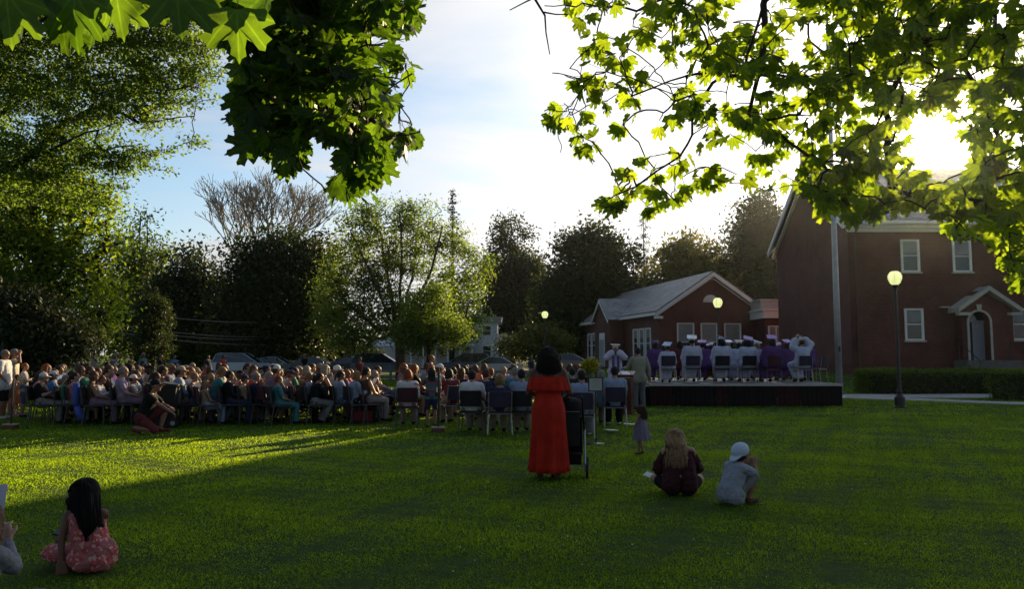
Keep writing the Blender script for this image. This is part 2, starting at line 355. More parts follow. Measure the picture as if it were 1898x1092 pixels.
def glass_mat():
    m = mat('window_glass', (.02, .03, .04), .05, spec=.9); return m
GLASS = glass_mat()
BLIND = mat('window_blind', (.25, .26, .26), .8, var=.1, vscale=2)
BLACK = mat('black_paint', (.012, .012, .013), .4, spec=.5)

def slab_roof(name, quads, th, m, parent, over=0):
    """roof slabs from top-face quads; adds uv in metres"""
    mb = MB(); uvs = []
    for q in quads:
        q = [Vector(v) for v in q]; nrm = (q[1]-q[0]).cross(q[-1]-q[0]).normalized()
        if nrm.z < 0: q.reverse(); nrm = -nrm
        k = len(q); lo = [v-nrm*th for v in q]
        mb.add(q+lo, [tuple(range(k)), tuple(reversed(range(k, 2*k)))]+[(i, i+k, (i+1) % k+k, (i+1) % k) for i in range(k)])
    o = mb.build(name, m, parent); me = o.data; uv = me.uv_layers.new(name='UVMap')
    for pg in me.polygons:
        nz_ = pg.normal; h_ = Vector((0, 0, 1)).cross(nz_)
        h_ = h_.normalized() if h_.length > .01 else Vector((1, 0, 0)); s_ = nz_.cross(h_)
        for li in pg.loop_indices:
            v = me.vertices[me.loops[li].vertex_index].co; uv.data[li].uv = (v.dot(h_), v.dot(s_))
    return o
def wall_window(parent, x0, x1, z0, z1, y, blind=.5, sash=True, face=-1, axis='y', shutters=False, frame_w=.09, sill=True, mull=0):
    """window on a wall whose outer face is at y (facing -y). axis 'x': wall face at x=y facing -x, x0,x1 run along y"""
    def B(mb, a0, a1, b0, b1, z0_, z1_):   # a along wall, b depth outward positive
        if axis == 'y': mb.box(a0, a1, y-b1, y-b0, z0_, z1_)
        else: mb.box(y-b1, y-b0, a0, a1, z0_, z1_)
    fr = MB(); w = frame_w; zm = (z0+z1)/2
    B(fr, x0, x0+w, 0.003, .07, z0, z1); B(fr, x1-w, x1, .003, .07, z0, z1); B(fr, x0+w, x1-w, .003, .07, z1-w, z1); B(fr, x0+w, x1-w, .003, .07, z0, z0+w*.8)
    f = fr.build('window', WHITE, parent)
    g = MB(); B(g, x0+w, x1-w, .004, .012, z0+w*.8, z1-w); g.build('pane', GLASS, f)
    s = MB()
    if sash: B(s, x0+w, x1-w, .013, .05, zm-.03, zm+.03)
    B(s, x0+w, x0+w+.04, .013, .035, z0+w*.8, z1-w); B(s, x1-w-.04, x1-w, .013, .035, z0+w*.8, z1-w)
    for k in range(mull):
        xm = x0+(x1-x0)*(k+1)/(mull+1); B(s, xm-.05, xm+.05, .013, .06, z0+w*.8, z1-w)
    s.build('sash', WHITE, f)
    if blind > 0:
        b = MB(); zt = z1-w; zb = zt-(zt-z0-w)*blind; k = 7
        for i in range(k):
            xa = x0+w+.05+(x1-x0-2*w-.1)*i/k; xb = x0+w+.05+(x1-x0-2*w-.1)*(i+1)/k
            B(b, xa+.004, xb-.004, .0125, .016+.003*(i % 2), zb, zt)
        b.build('blind', BLIND, f)
    if sill:
        s = MB(); B(s, x0-.08, x1+.08, .003, .14, z0-.1, z0-.003); s.build('sill', STONE, f)
    if shutters:
        for a, b_ in ((x0-.42, x0-.02), (x1+.02, x1+.42)):
            s = MB(); B(s, a, b_, .003, .045, z0, z1)
            for i in range(16):
                zz_ = z0+.06+(z1-z0-.12)*i/16; B(s, a+.05, b_-.05, .046, .06, zz_, zz_+.06)
            s.build('shutter', mat('shutter_paint', (.05, .055, .075), .6), parent)

def z_at(py, d): return W(949, py, d).z
# ---- main building (its own coordinates are world coordinates)
def main_building():
    E = empty('brick_school', 'tall two storey dark red brick building with arched doorway on the right', 'building', (0, 0, 0))
    y0, y1, xl, xr = 41.0, 52.1, 18.4, 41.0; ez, rz_ = 9.15, 13.1; ym = (y0+y1)/2
    w = MB(); w.box(xl, xr, y0, y1, -.3, ez-.003)
    w.prism([(y0+.0, ez), (y1, ez), (ym, rz_-.12)], xl, xr, 'x')
    w.build('wall', BRICK, E)
    wt_ = MB(); wt_.box(xl-.04, xr, y0-.04, y0-.003, .2, 1.15); wt_.box(xl-.04, xl-.003, y0, y1, .2, 1.15)
    wt_.build('water_table', mat('brick_base', (.10, .04, .03), .9, var=.15), E)
    ov = .45; sl_ = (rz_-ez)/(ym-y0)
    slab_roof('roof', [[(xl-ov, y0-ov, ez-sl_*ov+.15), (xr, y0-ov, ez-sl_*ov+.15), (xr, ym, rz_+.15), (xl-ov, ym, rz_+.15)],
                       [(xl-ov, y1+ov, ez-sl_*ov+.15), (xr, y1+ov, ez-sl_*ov+.15), (xr, ym+.002, rz_+.15), (xl-ov, ym+.002, rz_+.15)]], .16, SLATE, E)
    c = MB(); # rake boards on the gable end and eave cornice
    for s_ in (1, -1):
        ya = ym; yb = (y0-ov) if s_ > 0 else (y1+ov)
        za = rz_-.02; zb = ez-sl_*ov-.02
        c.prism([(ya, za), (yb, zb), (yb, zb-.34), (ya, za-.36)], xl-ov-.05, xl-ov+.06, 'x')
        c.prism([(ya, za-.36), (yb, zb-.34), (yb, zb-.5), (ya, za-.54)], xl-.2, xl-.02, 'x')
    c.build('rake_board', WHITE, E)
    c = MB(); c.box(xl-.1, xr, y0-.30, y0-.003, ez-.62, ez-.22); c.box(xl-.14, xr, y0-.42, y0-.305, ez-.42, ez-.17); c.box(xl-.05, xr, y0-.12, y0-.004, ez-.80, ez-.625)
    c.build('cornice', WHITE, E)
    c = MB(); c.box(xl-ov, xr, y0-ov-.14, y0-ov, ez-sl_*ov-.12, ez-sl_*ov+.03); c.build('gutter', WHITE, E)
    c = MB(); c.box(xl-.16, xl+.40, ym-.45, ym+.45, rz_-1.2, 14.5); c.box(xl-.22, xl+.46, ym-.51, ym+.51, 14.503, 14.7)
    c.build('chimney', BRICK, E)
    c = MB(); c.tube([(xl+.35, y0-.55, ez-.5), (xl+.35, y0-.09, ez-.9), (xl+.35, y0-.09, .75)], .05, 8); c.build('downpipe', mat('brown_metal', (.09, .05, .04), .6), E)
    def px(p, y=y0): return W(p, 500, y).x
    def zz(p, y=y0): return W(949, p, y).z
    for (a, b_, t_, bo, sh) in ((1670, 1705, 444, 504, 0), (1766, 1801, 446, 504, 0), (1869, 1904, 446, 504, 0), (1672, 1707, 572, 631, 0), (1868, 1905, 572, 630, 1), (1985, 2020, 446, 504, 0), (1985, 2020, 572, 630, 0)):
        wall_window(E, px(a), px(b_), zz(bo), zz(t_), y0, blind=.42, shutters=bool(sh))
    # brick soldier lintels
    # entrance bay
    bx0, bx1 = px(1764), px(1857); yb = y0-.7; xm = px(1810.5); zb = zz(569, yb); zp = zz(536, yb)
    dx0, dx1 = px(1790.5, yb), px(1829, yb); zspring = zz(597, yb); zd = zz(668, yb); r = (dx1-dx0)/2; xc = (dx0+dx1)/2
    w = MB(); arch = [(xc+r*cos(a), zspring+r*sin(a)) for a in np.linspace(pi, 0, 13)]
    # front of the bay split round the arched opening
    w.box(bx0, dx0, yb, y0-.003, -.2, zspring); w.box(dx1, bx1, yb, y0-.003, -.2, zspring)
    left = [(bx0, zspring+.002), (dx0, zspring+.002)]+arch[1:7]+[(xc, zp-.1), (bx0, zb)]
    right = [(bx1, zspring+.002), (bx1, zb), (xc, zp-.1)]+arch[6:12]+[(dx1, zspring+.002)]
    w.prism(left, yb, y0-.003); w.prism(right, yb, y0-.003); w.box(dx0, dx1, yb, y0-.003, -.2, zd-.003)
    w.build('entrance_bay', BRICK, E)
    s = MB(); sl2 = (zp-zb)/(xm-bx0); o2 = .32
    for sg in (-1, 1):
        xe = xm+sg*(xm-bx0+o2) if sg > 0 else bx0-o2
        ze = zb-sl2*o2
        s.prism([(xm, zp+.16), (xe, ze+.16), (xe, ze-.08), (xm, zp-.10)], yb-.32, y0-.003)
        s.box(min(xe, xe-sg*.62), max(xe, xe-sg*.62), yb-.34, yb-.004, ze-.24, ze-.083)
    s.build('portico_trim', STONE, E)
    s = MB(); aw = .11
    for i in range(12):
        a0 = pi-pi*i/12; a1 = pi-pi*(i+1)/12
        s.prism([(xc+r*cos(a0), zspring+r*sin(a0)), (xc+(r+aw)*cos(a0), zspring+(r+aw)*sin(a0)), (xc+(r+aw)*cos(a1), zspring+(r+aw)*sin(a1)), (xc+r*cos(a1), zspring+r*sin(a1))], yb-.06, yb-.003)
    s.box(dx0-aw, dx0, yb-.06, yb-.003, zd, zspring); s.box(dx1, dx1+aw, yb-.06, yb-.003, zd, zspring)
    s.prism([(xc-.1, zspring+r+.02), (xc+.1, zspring+r+.02), (xc+.15, zspring+r+.38), (xc-.15, zspring+r+.38)], yb-.09, yb-.062)
    s.build('door_surround', STONE, E)
    d_ = MB(); xs_ = dx0+(dx1-dx0)*.44
    d_.box(xs_, dx1-.003, y0-.22, y0-.16, zd, zspring-.02); d_.box(xs_-.07, xs_-.003, y0-.30, y0-.16, zd, zspring-.02); d_.box(dx0+.003, dx1-.003, y0-.30, y0-.18, zspring-.01, zspring+.09)
    do = d_.build('door', mat('door_grey', (.22, .24, .28), .5), E)
    k = MB(); k.ell((xs_+.12, y0-.26, zd+1.0), (.035, .035, .035)); k.build('handle', mat('brass', (.5, .35, .12), .3, metal=1), do)
    d_ = MB(); d_.box(dx0+.003, xs_-.075, y0-.20, y0-.17, zd, zspring-.02); d_.prism([(xc+(r-.01)*cos(a), zspring+.09+(r-.12)*sin(a)) for a in np.linspace(pi, 0, 13)], y0-.2, y0-.17); d_.build('door_glass', GLASS, E)
    s = MB(); zg = tz(xc, 38)
    for i in range(4):
        s.box(dx0-.9+.0*i, dx1+.9, yb-1.2-.32*(3-i), yb-.003-(.0 if i == 3 else .0), zg-.3 if i == 0 else zg-.3+(zd-zg)*i/4+.3+.002, zg+(zd-zg)*(i+1)/4)
    s.build('steps', mat('worn_concrete', (.13, .125, .115), .9, var=.2), E)
    for xa in (dx0-.8, dx1+.8):
        s = MB(); s.tube([(xa, yb-2.1, zg+.05), (xa, yb-2.1, zg+1.0), (xa, yb-.4, zd+.95), (xa, yb-.4, zd+.0)], .022, 6); s.build('handrail', BLACK, E)
    s = MB(); s.box(px(1737), bx0-.35, y0-.30, y0-.003, zz(571), zz(571)+.07); s.build('lamp_ledge', STONE, E)
    return E
main_building()

def annex():
    # corner of gable wall (left end) at (11.35,58); local x along gable wall, local y away
    c = W(1222, 600, 58); a = R(10.9)
    gz = .6
    E = empty('brick_annex', 'low single storey red brick building with grey slate gable roof and lunette vent', 'building', (c.x, 58, 0), a)
    wid = 8.75; L = 20.6; ez = z_at(574, 58.6); rz_ = z_at(505, 58.6); xm = wid/2
    w = MB(); w.prism([(0, -.2), (wid, -.2), (wid, ez), (xm, rz_-.1), (0, ez)], 0, L); w.build('wall', BRICK, E)
    ov = .38; sl_ = (rz_-ez)/xm
    q = [[(-ov, -ov, ez-sl_*ov+.12), (xm, -ov, rz_+.12), (xm, L+ov, rz_+.12), (-ov, L+ov, ez-sl_*ov+.12)],
         [(wid+ov, -ov, ez-sl_*ov+.12), (xm+.002, -ov, rz_+.12), (xm+.002, L+ov, rz_+.12), (wid+ov, L+ov, ez-sl_*ov+.12)]]
    # cross gable entrance bay on the left long wall
    ya, yb = 8.2, 12.6; yc = (ya+yb)/2; bx = -1.25; zb = ez-.25; zp = zb+1.75
    xin = (zp-ez)/sl_
    q += [[(bx-.3, ya-.3, zb-.18), (bx-.3, yc, zp+.06), (xin+.5, yc, zp+.06), (-.3+.0, ya-.3, zb-.18)],
          [(bx-.3, yb+.3, zb-.18), (bx-.3, yc+.002, zp+.06), (xin+.5, yc+.002, zp+.06), (-.3, yb+.3, zb-.18)]]
    slab_roof('roof', q, .12, SLATE, E)
    w = MB(); w.prism([(ya, -.2), (yb, -.2), (yb, zb), (yc, zp-.08), (ya, zb)], bx, -.003, 'x'); w.build('entrance_bay', BRICK, E)
    t_ = MB()
    for sg in (0, 1):
        xe = -ov if sg == 0 else wid+ov; ze = ez-sl_*ov
        t_.prism([(xm, rz_-.01), (xe, ze-.01), (xe, ze-.30), (xm, rz_-.33)], -ov-.06, -ov+.03)
        t_.prism([(xm, rz_-.335), (xe, ze-.305), (xe, ze-.42), (xm, rz_-.47)], -.16, -.003)
    t_.box(-ov-.1, -ov, -ov, L, ez-sl_*ov-.24, ez-sl_*ov-.005); t_.box(wid+ov, wid+ov+.1, -ov, L, ez-sl_*ov-.24, ez-sl_*ov-.005)
    t_.box(-ov-.06, .15, -ov-.07, -.003, ez-sl_*ov-.5, ez-sl_*ov-.30); t_.box(wid-.15, wid+ov+.06, -ov-.07, -.003, ez-sl_*ov-.5, ez-sl_*ov-.30)
    t_.prism([(yc, zp-.07), (ya-.3, zb-.31), (ya-.3, zb-.5), (yc, zp-.26)], bx-.34, bx-.26, 'x'); t_.prism([(yc, zp-.07), (yb+.3, zb-.31), (yb+.3, zb-.5), (yc, zp-.26)], bx-.34, bx-.26, 'x')
    t_.build('roof_trim', WHITE, E)
    # lunette vent
    v = MB(); xc = xm-.12; zc = z_at(560, 58.5); r = .62
    arc = [(xc+r*cos(t), zc+r*.95*sin(t)) for t in np.linspace(0, pi, 13)]; v.prism(arc, -.05, -.003)
    for i in range(5):
        zz_ = zc+.06+i*.11; hw = sqrt(max(.01, r*r-(zz_-zc+.06)**2)); v.box(xc-hw, xc+hw, -.085, -.052, zz_, zz_+.06)
    v.build('vent', WHITE, E)
    for (a_, b_) in ((1253, 1285), (1299, 1331), (1345, 1377)):
        x0 = (W(a_, 600, 58.5).x-c.x)/cos(a); x1 = (W(b_, 600, 58.7).x-c.x)/cos(a)
        wall_window(E, x0, x1, 1.15, z_at(599, 58.6), 0, blind=.52, frame_w=.08)
    for (ya_, yb_) in ((1.6, 5.9), (14.8, 19.2)):
        for k in range(3):
            s_ = (yb_-ya_)/3; wall_window(E, ya_+k*s_+.12, ya_+(k+1)*s_-.12, 1.35, ez-1.35, 0, blind=.3, axis='x', frame_w=.14)
    # bay door
    d_ = MB(); d_.box(bx-.06, bx-.003, yc-.75, yc+.75, .6, 3.6); d_.build('door_frame', WHITE, E)
    d_ = MB(); d_.box(bx-.085, bx-.062, yc-.6, yc-.03, .62, 3.0); d_.box(bx-.085, bx-.062, yc+.03, yc+.6, .62, 3.0); dd = d_.build('door', mat('door_blue_grey', (.3, .36, .40), .5), E)
    k_ = MB(); k_.ell((bx-.12, yc-.1, 1.6), (.03, .03, .03)); k_.build('handle', MATS['brass'], dd)
    return E
annex()
def connector():
    E = empty('link_corridor', 'low flat roofed brick link with white cornice between the two brick buildings', 'building', (0, 0, 0))
    y = 56.5; x0, x1 = W(1418, 600, y).x, 26.0; zt = z_at(590, y)
    w = MB(); w.box(x0, x1, y, y+6, -.2, zt); w.build('wall', BRICK, E)
    w = MB(); w.box(x0-.2, x1, y-.25, y+6, zt+.003, zt+.55); w.box(x0-.3, x1, y-.35, y+6, zt+.553, zt+.7); w.build('cornice', WHITE, E)
    w = MB(); w.box(x0-.1, x1, y+.6, y+6, zt+.703, zt+1.35); w.box(x0-.2, x1, y+.5, y+6, zt+1.353, zt+1.48); w.build('parapet', STONE, E)
    wall_window(E, W(1423, 600, y).x, W(1443, 600, y).x+.4, 1.3, z_at(604, y), y, blind=.6, mull=1)
connector()

def white_house():
    y = 96.
    E = empty('white_house', 'white clapboard house half hidden behind the loose leafy tree', 'house', (0, 0, 0))
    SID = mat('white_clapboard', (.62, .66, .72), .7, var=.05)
    xa, xb = W(740, 600, y).x, W(922, 600, y).x; zt = z_at(597, y)
    w = MB(); w.box(xa, xb, y, y+9, -.2, zt)
    for i in range(34):
        zz_ = .3+i*(zt-.4)/34; w.box(xa-.012, xb+.012, y-.02, y-.003, zz_, zz_+.03)
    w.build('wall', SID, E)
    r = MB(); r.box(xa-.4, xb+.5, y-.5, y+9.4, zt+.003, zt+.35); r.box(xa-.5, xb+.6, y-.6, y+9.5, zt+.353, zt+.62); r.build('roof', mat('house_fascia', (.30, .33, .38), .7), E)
    r = MB(); r.box(xb-2.5, xb-1.9, y+4, y+4.6, zt+.6, zt+1.2); r.build('chimney', STONE, E); r = MB(); r.tube([(xb-.9, y+2, zt+.6), (xb-.9, y+2, zt+1.9)], .04, 6); r.build('vent_pipe', STONE, E)
    # side wing and porches
    xw = W(946, 600, y+2).x; zw = z_at(622, y)
    w = MB(); w.prism([(xb+.003, -.2), (xw, -.2), (xw, zw-1.0), ((xb+xw)/2+.3, zw+.35), (xb+.003, zw+.1)], y+2, y+8); w.build('side_wing', SID, E)
    p0, p1 = W(690, 600, y-3).x, W(880, 600, y-3).x; zpz = z_at(640, y-3)
    r = MB(); r.prism([(y-3.2, zpz-.1), (y-.003, zpz+1.0), (y-.003, zpz+.85), (y-3.2, zpz-.25)], p0, p1, 'x'); r.build('porch_roof', mat('porch_metal', (.33, .38, .46), .5), E)
    for k in range(9):
        xx = p0+.3+(p1-p0-.6)*k/8; r = MB(); r.box(xx-.09, xx+.09, y-3.1, y-2.9, 0, zpz-.2); r.build('porch_post', WHITE, E)
    for (a_, b_, t_, bo) in ((893, 912, 603, 623), (855, 872, 603, 623), (815, 832, 603, 623), (775, 792, 603, 623), (893, 912, 640, 662), (855, 872, 640, 662), (815, 832, 640, 662), (775, 792, 640, 662)):
        wall_window(E, W(a_, 600, y).x, W(b_, 600, y).x, z_at(bo, y), z_at(t_, y), y-.025, blind=.0, sill=False, frame_w=.14)
    g = MB(); gx0 = W(668, 600, 101).x; g.prism([(gx0, -.2), (gx0+9, -.2), (gx0+9, 2.3), (gx0+4.5, 4.6), (gx0, 2.3)], 99, 106); 
    E2 = empty('garage', 'low white gabled garage behind the parked cars left of the house', 'garage', (0, 0, 0)); g.build('wall', SID, E2)
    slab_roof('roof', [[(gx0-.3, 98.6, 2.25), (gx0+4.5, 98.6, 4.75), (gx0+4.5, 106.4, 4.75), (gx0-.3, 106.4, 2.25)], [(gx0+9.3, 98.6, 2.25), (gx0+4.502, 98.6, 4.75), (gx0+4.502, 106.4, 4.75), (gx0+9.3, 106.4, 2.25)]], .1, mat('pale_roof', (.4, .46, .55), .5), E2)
    d_ = MB(); d_.box(gx0+1, gx0+4, 98.93, 98.99, 0, 2.1); d_.build('garage_door', WHITE, E2)
white_house()
# ------------------------------------------------------------------ trees
BARK = mat('bark', (.075, .058, .042), .95, var=.3, vscale=12, bump=.8, bscale=30)
BARK_D = mat('dark_bark', (.022, .018, .015), .95, var=.3, vscale=12, bump=.6, bscale=30)
BARK_P = mat('pale_bark', (.22, .20, .17), .9, var=.2, vscale=10)
def grow(limbs, att, seg=.5, wob=.06, conn=3):
    """limbs: polylines (first one starts at the ground; others start near an earlier one). returns nodes, parents"""
    P = []; par = []
    for L in limbs:
        L = [np.array(p, float) for p in L]
        if P:
            A = np.array(P); j = int(np.argmin(np.linalg.norm(A-L[0], axis=1))); prev = j
        else: P.append(L[0]); par.append(-1); prev = 0
        for a, b in zip(L[:-1], L[1:]):
            k = max(1, int(np.linalg.norm(b-a)/seg))
            for i in range(1, k+1):
                q = a+(b-a)*i/k
                if i < k: q = q+rng.normal(0, wob*seg, 3)
                P.append(q); par.append(prev); prev = len(P)-1
    nb = len(P); root = np.array(P)
    d0 = np.min(np.linalg.norm(att[:, None, :]-root[None], axis=2), axis=1) if len(att)*len(root) < 4e7 else np.linalg.norm(att-root[-1], axis=1)
    order = np.argsort(d0); cap_ = nb+len(att)*(conn+1); A = np.zeros((cap_, 3)); A[:nb] = root; m = nb; ends = []
    for oi in order:
        t = att[oi]; D = np.linalg.norm(A[:m]-t, axis=1)+.25*np.maximum(0, A[:m, 2]-t[2]); j = int(np.argmin(D)); a = A[j].copy(); L = np.linalg.norm(t-a); prev = j
        sag = np.array([0, 0, .05*L]); 
        for i in range(1, conn+1):
            f = i/conn; q = a+(t-a)*f+sag*sin(pi*f)+(rng.normal(0, wob*L/conn, 3) if i < conn else 0)
            A[m] = q; par.append(prev); prev = m; m += 1
        ends.append(prev)
    return A[:m], np.array(par), nb, np.array(ends)
def branch_mesh(name, A, par, m, r0, rmin, sides=5, power=.5, flare=0):
    n = len(A); cnt = np.zeros(n)
    isleaf = np.ones(n, bool); isleaf[par[par >= 0]] = False; cnt[isleaf] = 1
    for i in range(n-1, 0, -1):
        if par[i] >= 0: cnt[par[i]] += cnt[i]
    r = rmin+(r0-rmin)*(cnt/cnt[0])**power
    i = np.arange(1, n); i = i[par[1:] >= 0]; p = par[i]; a = A[p]; b = A[i]; ra = np.minimum(r[p], r[i]*1.25); ra[p == 0] = r[0]; rb = r[i]
    d = b-a; L = np.linalg.norm(d, axis=1, keepdims=True)+1e-9; d = d/L
    up = np.where(np.abs(d[:, 2:3]) < .9, np.array([[0, 0, 1.]]), np.array([[1., 0, 0]])); u = np.cross(d, up); u /= np.linalg.norm(u, axis=1, keepdims=True); w = np.cross(d, u)
    an = 2*pi*np.arange(sides)/sides; ring = u[:, None, :]*np.cos(an)[None, :, None]+w[:, None, :]*np.sin(an)[None, :, None]
    b2 = b+d*rb[:, None]*.3
    V = np.concatenate([a[:, None, :]+ring*ra[:, None, None], b2[:, None, :]+ring*rb[:, None, None]], 1).reshape(-1, 3)
    base = np.arange(len(i))[:, None]*2*sides; k = np.arange(sides)[None]; k2 = (np.arange(sides)+1)[None] % sides
    F = np.stack([base+k, base+k2, base+k2+sides, base+k+sides], -1).reshape(-1, 4)
    return fast_mesh(name, V, F, [m], smooth=True)
def rand_frames(n, updir=None, tilt=1.0):
    """random orthonormal frames; normal biased to updir"""
    nrm = rng.normal(0, 1, (n, 3)); nrm /= np.linalg.norm(nrm, axis=1, keepdims=True)
    if updir is not None: nrm = nrm*tilt+np.array(updir)[None]; nrm /= np.linalg.norm(nrm, axis=1, keepdims=True)
    t = rng.normal(0, 1, (n, 3)); t -= nrm*np.sum(t*nrm, 1, keepdims=True); t /= np.linalg.norm(t, axis=1, keepdims=True)
    return nrm, t, np.cross(nrm, t)
def leaf_cards(name, C, per, spread, size, m, flat=.7, asp=.5, up=(0, 0, .5)):
    n = len(C)*per; c = np.repeat(C, per, 0)+rng.normal(0, 1, (n, 3))*np.array([spread, spread, spread*flat])
    nrm, t, b = rand_frames(n, up, 1.0); s = (size*rng.uniform(.6, 1.3, n))[:, None]
    V = np.stack([c-t*s*.5, c+b*s*asp*.5+nrm*s*.08, c+t*s*.5, c-b*s*asp*.5+nrm*s*.08], 1).reshape(-1, 3)
    F = np.arange(n*4).reshape(-1, 4); cl = np.repeat(rng.uniform(.15, .85, len(C)), per)+rng.normal(0, .16, n)
    return fast_mesh(name, V, F, [m], cols=np.repeat(np.clip(cl, 0, 1), 4))
def in_blobs(blobs, n, shell=.0):
    """blobs: list of (center, radii). random points weighted by volume, biased to the outside"""
    vol = np.array([r[0]*r[1]*r[2] for c, r in blobs]); k = rng.choice(len(blobs), n, p=vol/vol.sum())
    v = rng.normal(0, 1, (n, 3)); v /= np.linalg.norm(v, axis=1, keepdims=True); rr = rng.uniform(shell**3, 1, n)**(1/3)
    return np.array([b[0] for b in blobs])[k]+v*rr[:, None]*np.array([b[1] for b in blobs])[k]
def pxblobs(bl, d, depth=1.0):
    out_ = []
    for b in bl:
        px, py, rx, ry = b[:4]; dd = d+(b[4] if len(b) > 4 else 0); c = W(px, py, dd); k = dd/FPX
        out_.append((np.array(c), np.array([rx*k, max(rx, ry)*k*.85*depth, ry*k])))
    return out_
LM = {}
def LMat(k):
    if k not in LM:
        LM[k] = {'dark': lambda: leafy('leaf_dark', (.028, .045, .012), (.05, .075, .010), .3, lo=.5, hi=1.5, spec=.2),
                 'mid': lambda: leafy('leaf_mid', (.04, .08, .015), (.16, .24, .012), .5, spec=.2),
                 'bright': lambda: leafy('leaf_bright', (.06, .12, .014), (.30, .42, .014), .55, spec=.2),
                 'loose': lambda: leafy('leaf_loose', (.055, .095, .022), (.23, .33, .03), .5, spec=.2),
                 'green': lambda: leafy('leaf_green', (.04, .08, .02), (.20, .32, .03), .5, spec=.2),
                 'olive': lambda: leafy('leaf_olive', (.07, .085, .02), (.20, .20, .02), .45, spec=.2),
                 'conifer': lambda: leafy('leaf_conifer', (.02, .035, .016), (.04, .05, .012), .2, spec=.15)}[k]()
    return LM[k]
def tree(name, label, bx, d, bl, leaf='dark', clumps=260, per=45, size=.22, spread=.55, r0=.35, cat='tree', limbs=None, shell=.35, bark=None, conn=3, group=None, depth=1., by=None, rmin=.02, stems=1, up=(0, 0, .5), zcut=.3):
    blobs = pxblobs(bl, d, depth); C = in_blobs(blobs, clumps, shell); C = C[C[:, 2] > zcut]
    base = W(bx, 600, d); zb = tz(base.x, d)-.1
    E = empty(name, label, cat, (base.x, d, zb), group=group); o = np.array([base.x, d, zb])
    top = max(b[0][2]+b[1][2]*.5 for b in blobs); cen = np.mean([b[0] for b in blobs], 0)
    if limbs is None:
        limbs = [[(base.x, d, zb), (base.x+.1, d, zb+(top-zb)*.33), (cen[0], cen[1], zb+(top-zb)*.6), (cen[0], cen[1], top)]]
        for b in blobs: s_ = np.array([base.x+.1, d, zb+(top-zb)*rng.uniform(.28, .5)]); limbs.append([s_, (s_+b[0])/2+np.array([0, 0, .1]), b[0]])
    A, par, nb, ends = grow(limbs, C, seg=max(.5, r0*2), conn=conn)
    link('trunk', branch_mesh('trunk', A-o, par, bark or BARK_D, r0, rmin), E)
    link('crown', leaf_cards('crown', C-o, per, spread, size, LMat(leaf), up=up), E)
    return E
# -- far woods reading as one mass
def woods():
    C = []
    for k in range(1500):
        px = rng.uniform(-350, 2250); d = rng.uniform(112, 140); top = 580+22*sin(px*.013)+14*sin(px*.037+1)+(-25 if px < 640 else 0); c = W(px, top+rng.uniform(0, 1)**1.1*110, d); C.append(c)
    C = np.array(C); C = C[C[:, 2] > .4]
    link('woods', leaf_cards('woods', C, 36, 1.5, .8, LMat('dark')), kind='stuff', label='dark distant woods closing the view behind the road', category='woods')
woods()
tree('dark_tree', 'round topped dark tree left of the bare crown, above the bushy shrub', 345, 66, [(345, 500, 48, 48), (330, 570, 70, 65), (375, 560, 48, 60), (300, 600, 60, 50), (390, 610, 40, 50), (345, 640, 75, 40)], 'dark', 380, 55, .42, .75, .4)
tree('dark_tree', 'dark green tree behind the utility pole beside the bright maple', 255, 74, [(262, 470, 55, 42), (240, 540, 60, 70), (290, 590, 60, 60), (230, 620, 60, 50), (240, 425, 20, 18), (275, 400, 16, 12)], 'mid', 300, 50, .4, .8, .4)
tree('dark_maple', 'broad dense dark tree in front of the bare crown', 520, 62, [(470, 480, 55, 42), (530, 470, 62, 45), (590, 478, 45, 45), (450, 560, 45, 70), (520, 570, 90, 80), (590, 560, 48, 70), (510, 630, 110, 45), (435, 620, 40, 45)], 'dark', 620, 60, .4, .8, .5)
tree('dark_tree', 'tall narrow dark tree above the white house gable', 950, 112, [(945, 440, 36, 36), (950, 500, 55, 45), (920, 540, 40, 50), (985, 560, 42, 60), (955, 600, 60, 60), (1003, 500, 22, 24)], 'dark', 560, 70, .5, .85, .45)
tree('dark_tree', 'broad dark tree behind the left end of the low brick building', 1095, 82, [(1098, 452, 45, 38), (1055, 465, 28, 30), (1140, 480, 35, 35), (1090, 530, 70, 60), (1040, 560, 35, 70), (1150, 560, 50, 50), (1090, 620, 90, 45)], 'dark', 700, 70, .48, .85, .45)
tree('leafy_tree', 'low spreading olive green tree above the low brick roof ridge', 1280, 92, [(1280, 470, 60, 32), (1240, 500, 48, 45), (1330, 495, 42, 40), (1290, 540, 90, 50), (1200, 560, 50, 60), (1300, 600, 110, 50)], 'olive', 620, 60, .52, .95, .45)
tree('tall_tree', 'tall dark tree standing against the left edge of the two storey building', 1400, 92, [(1405, 398, 38, 34), (1385, 440, 32, 34), (1425, 440, 45, 50), (1400, 510, 58, 60), (1440, 560, 60, 60), (1370, 560, 40, 60), (1450, 470, 50, 60)], 'dark', 800, 70, .52, .95, .5)

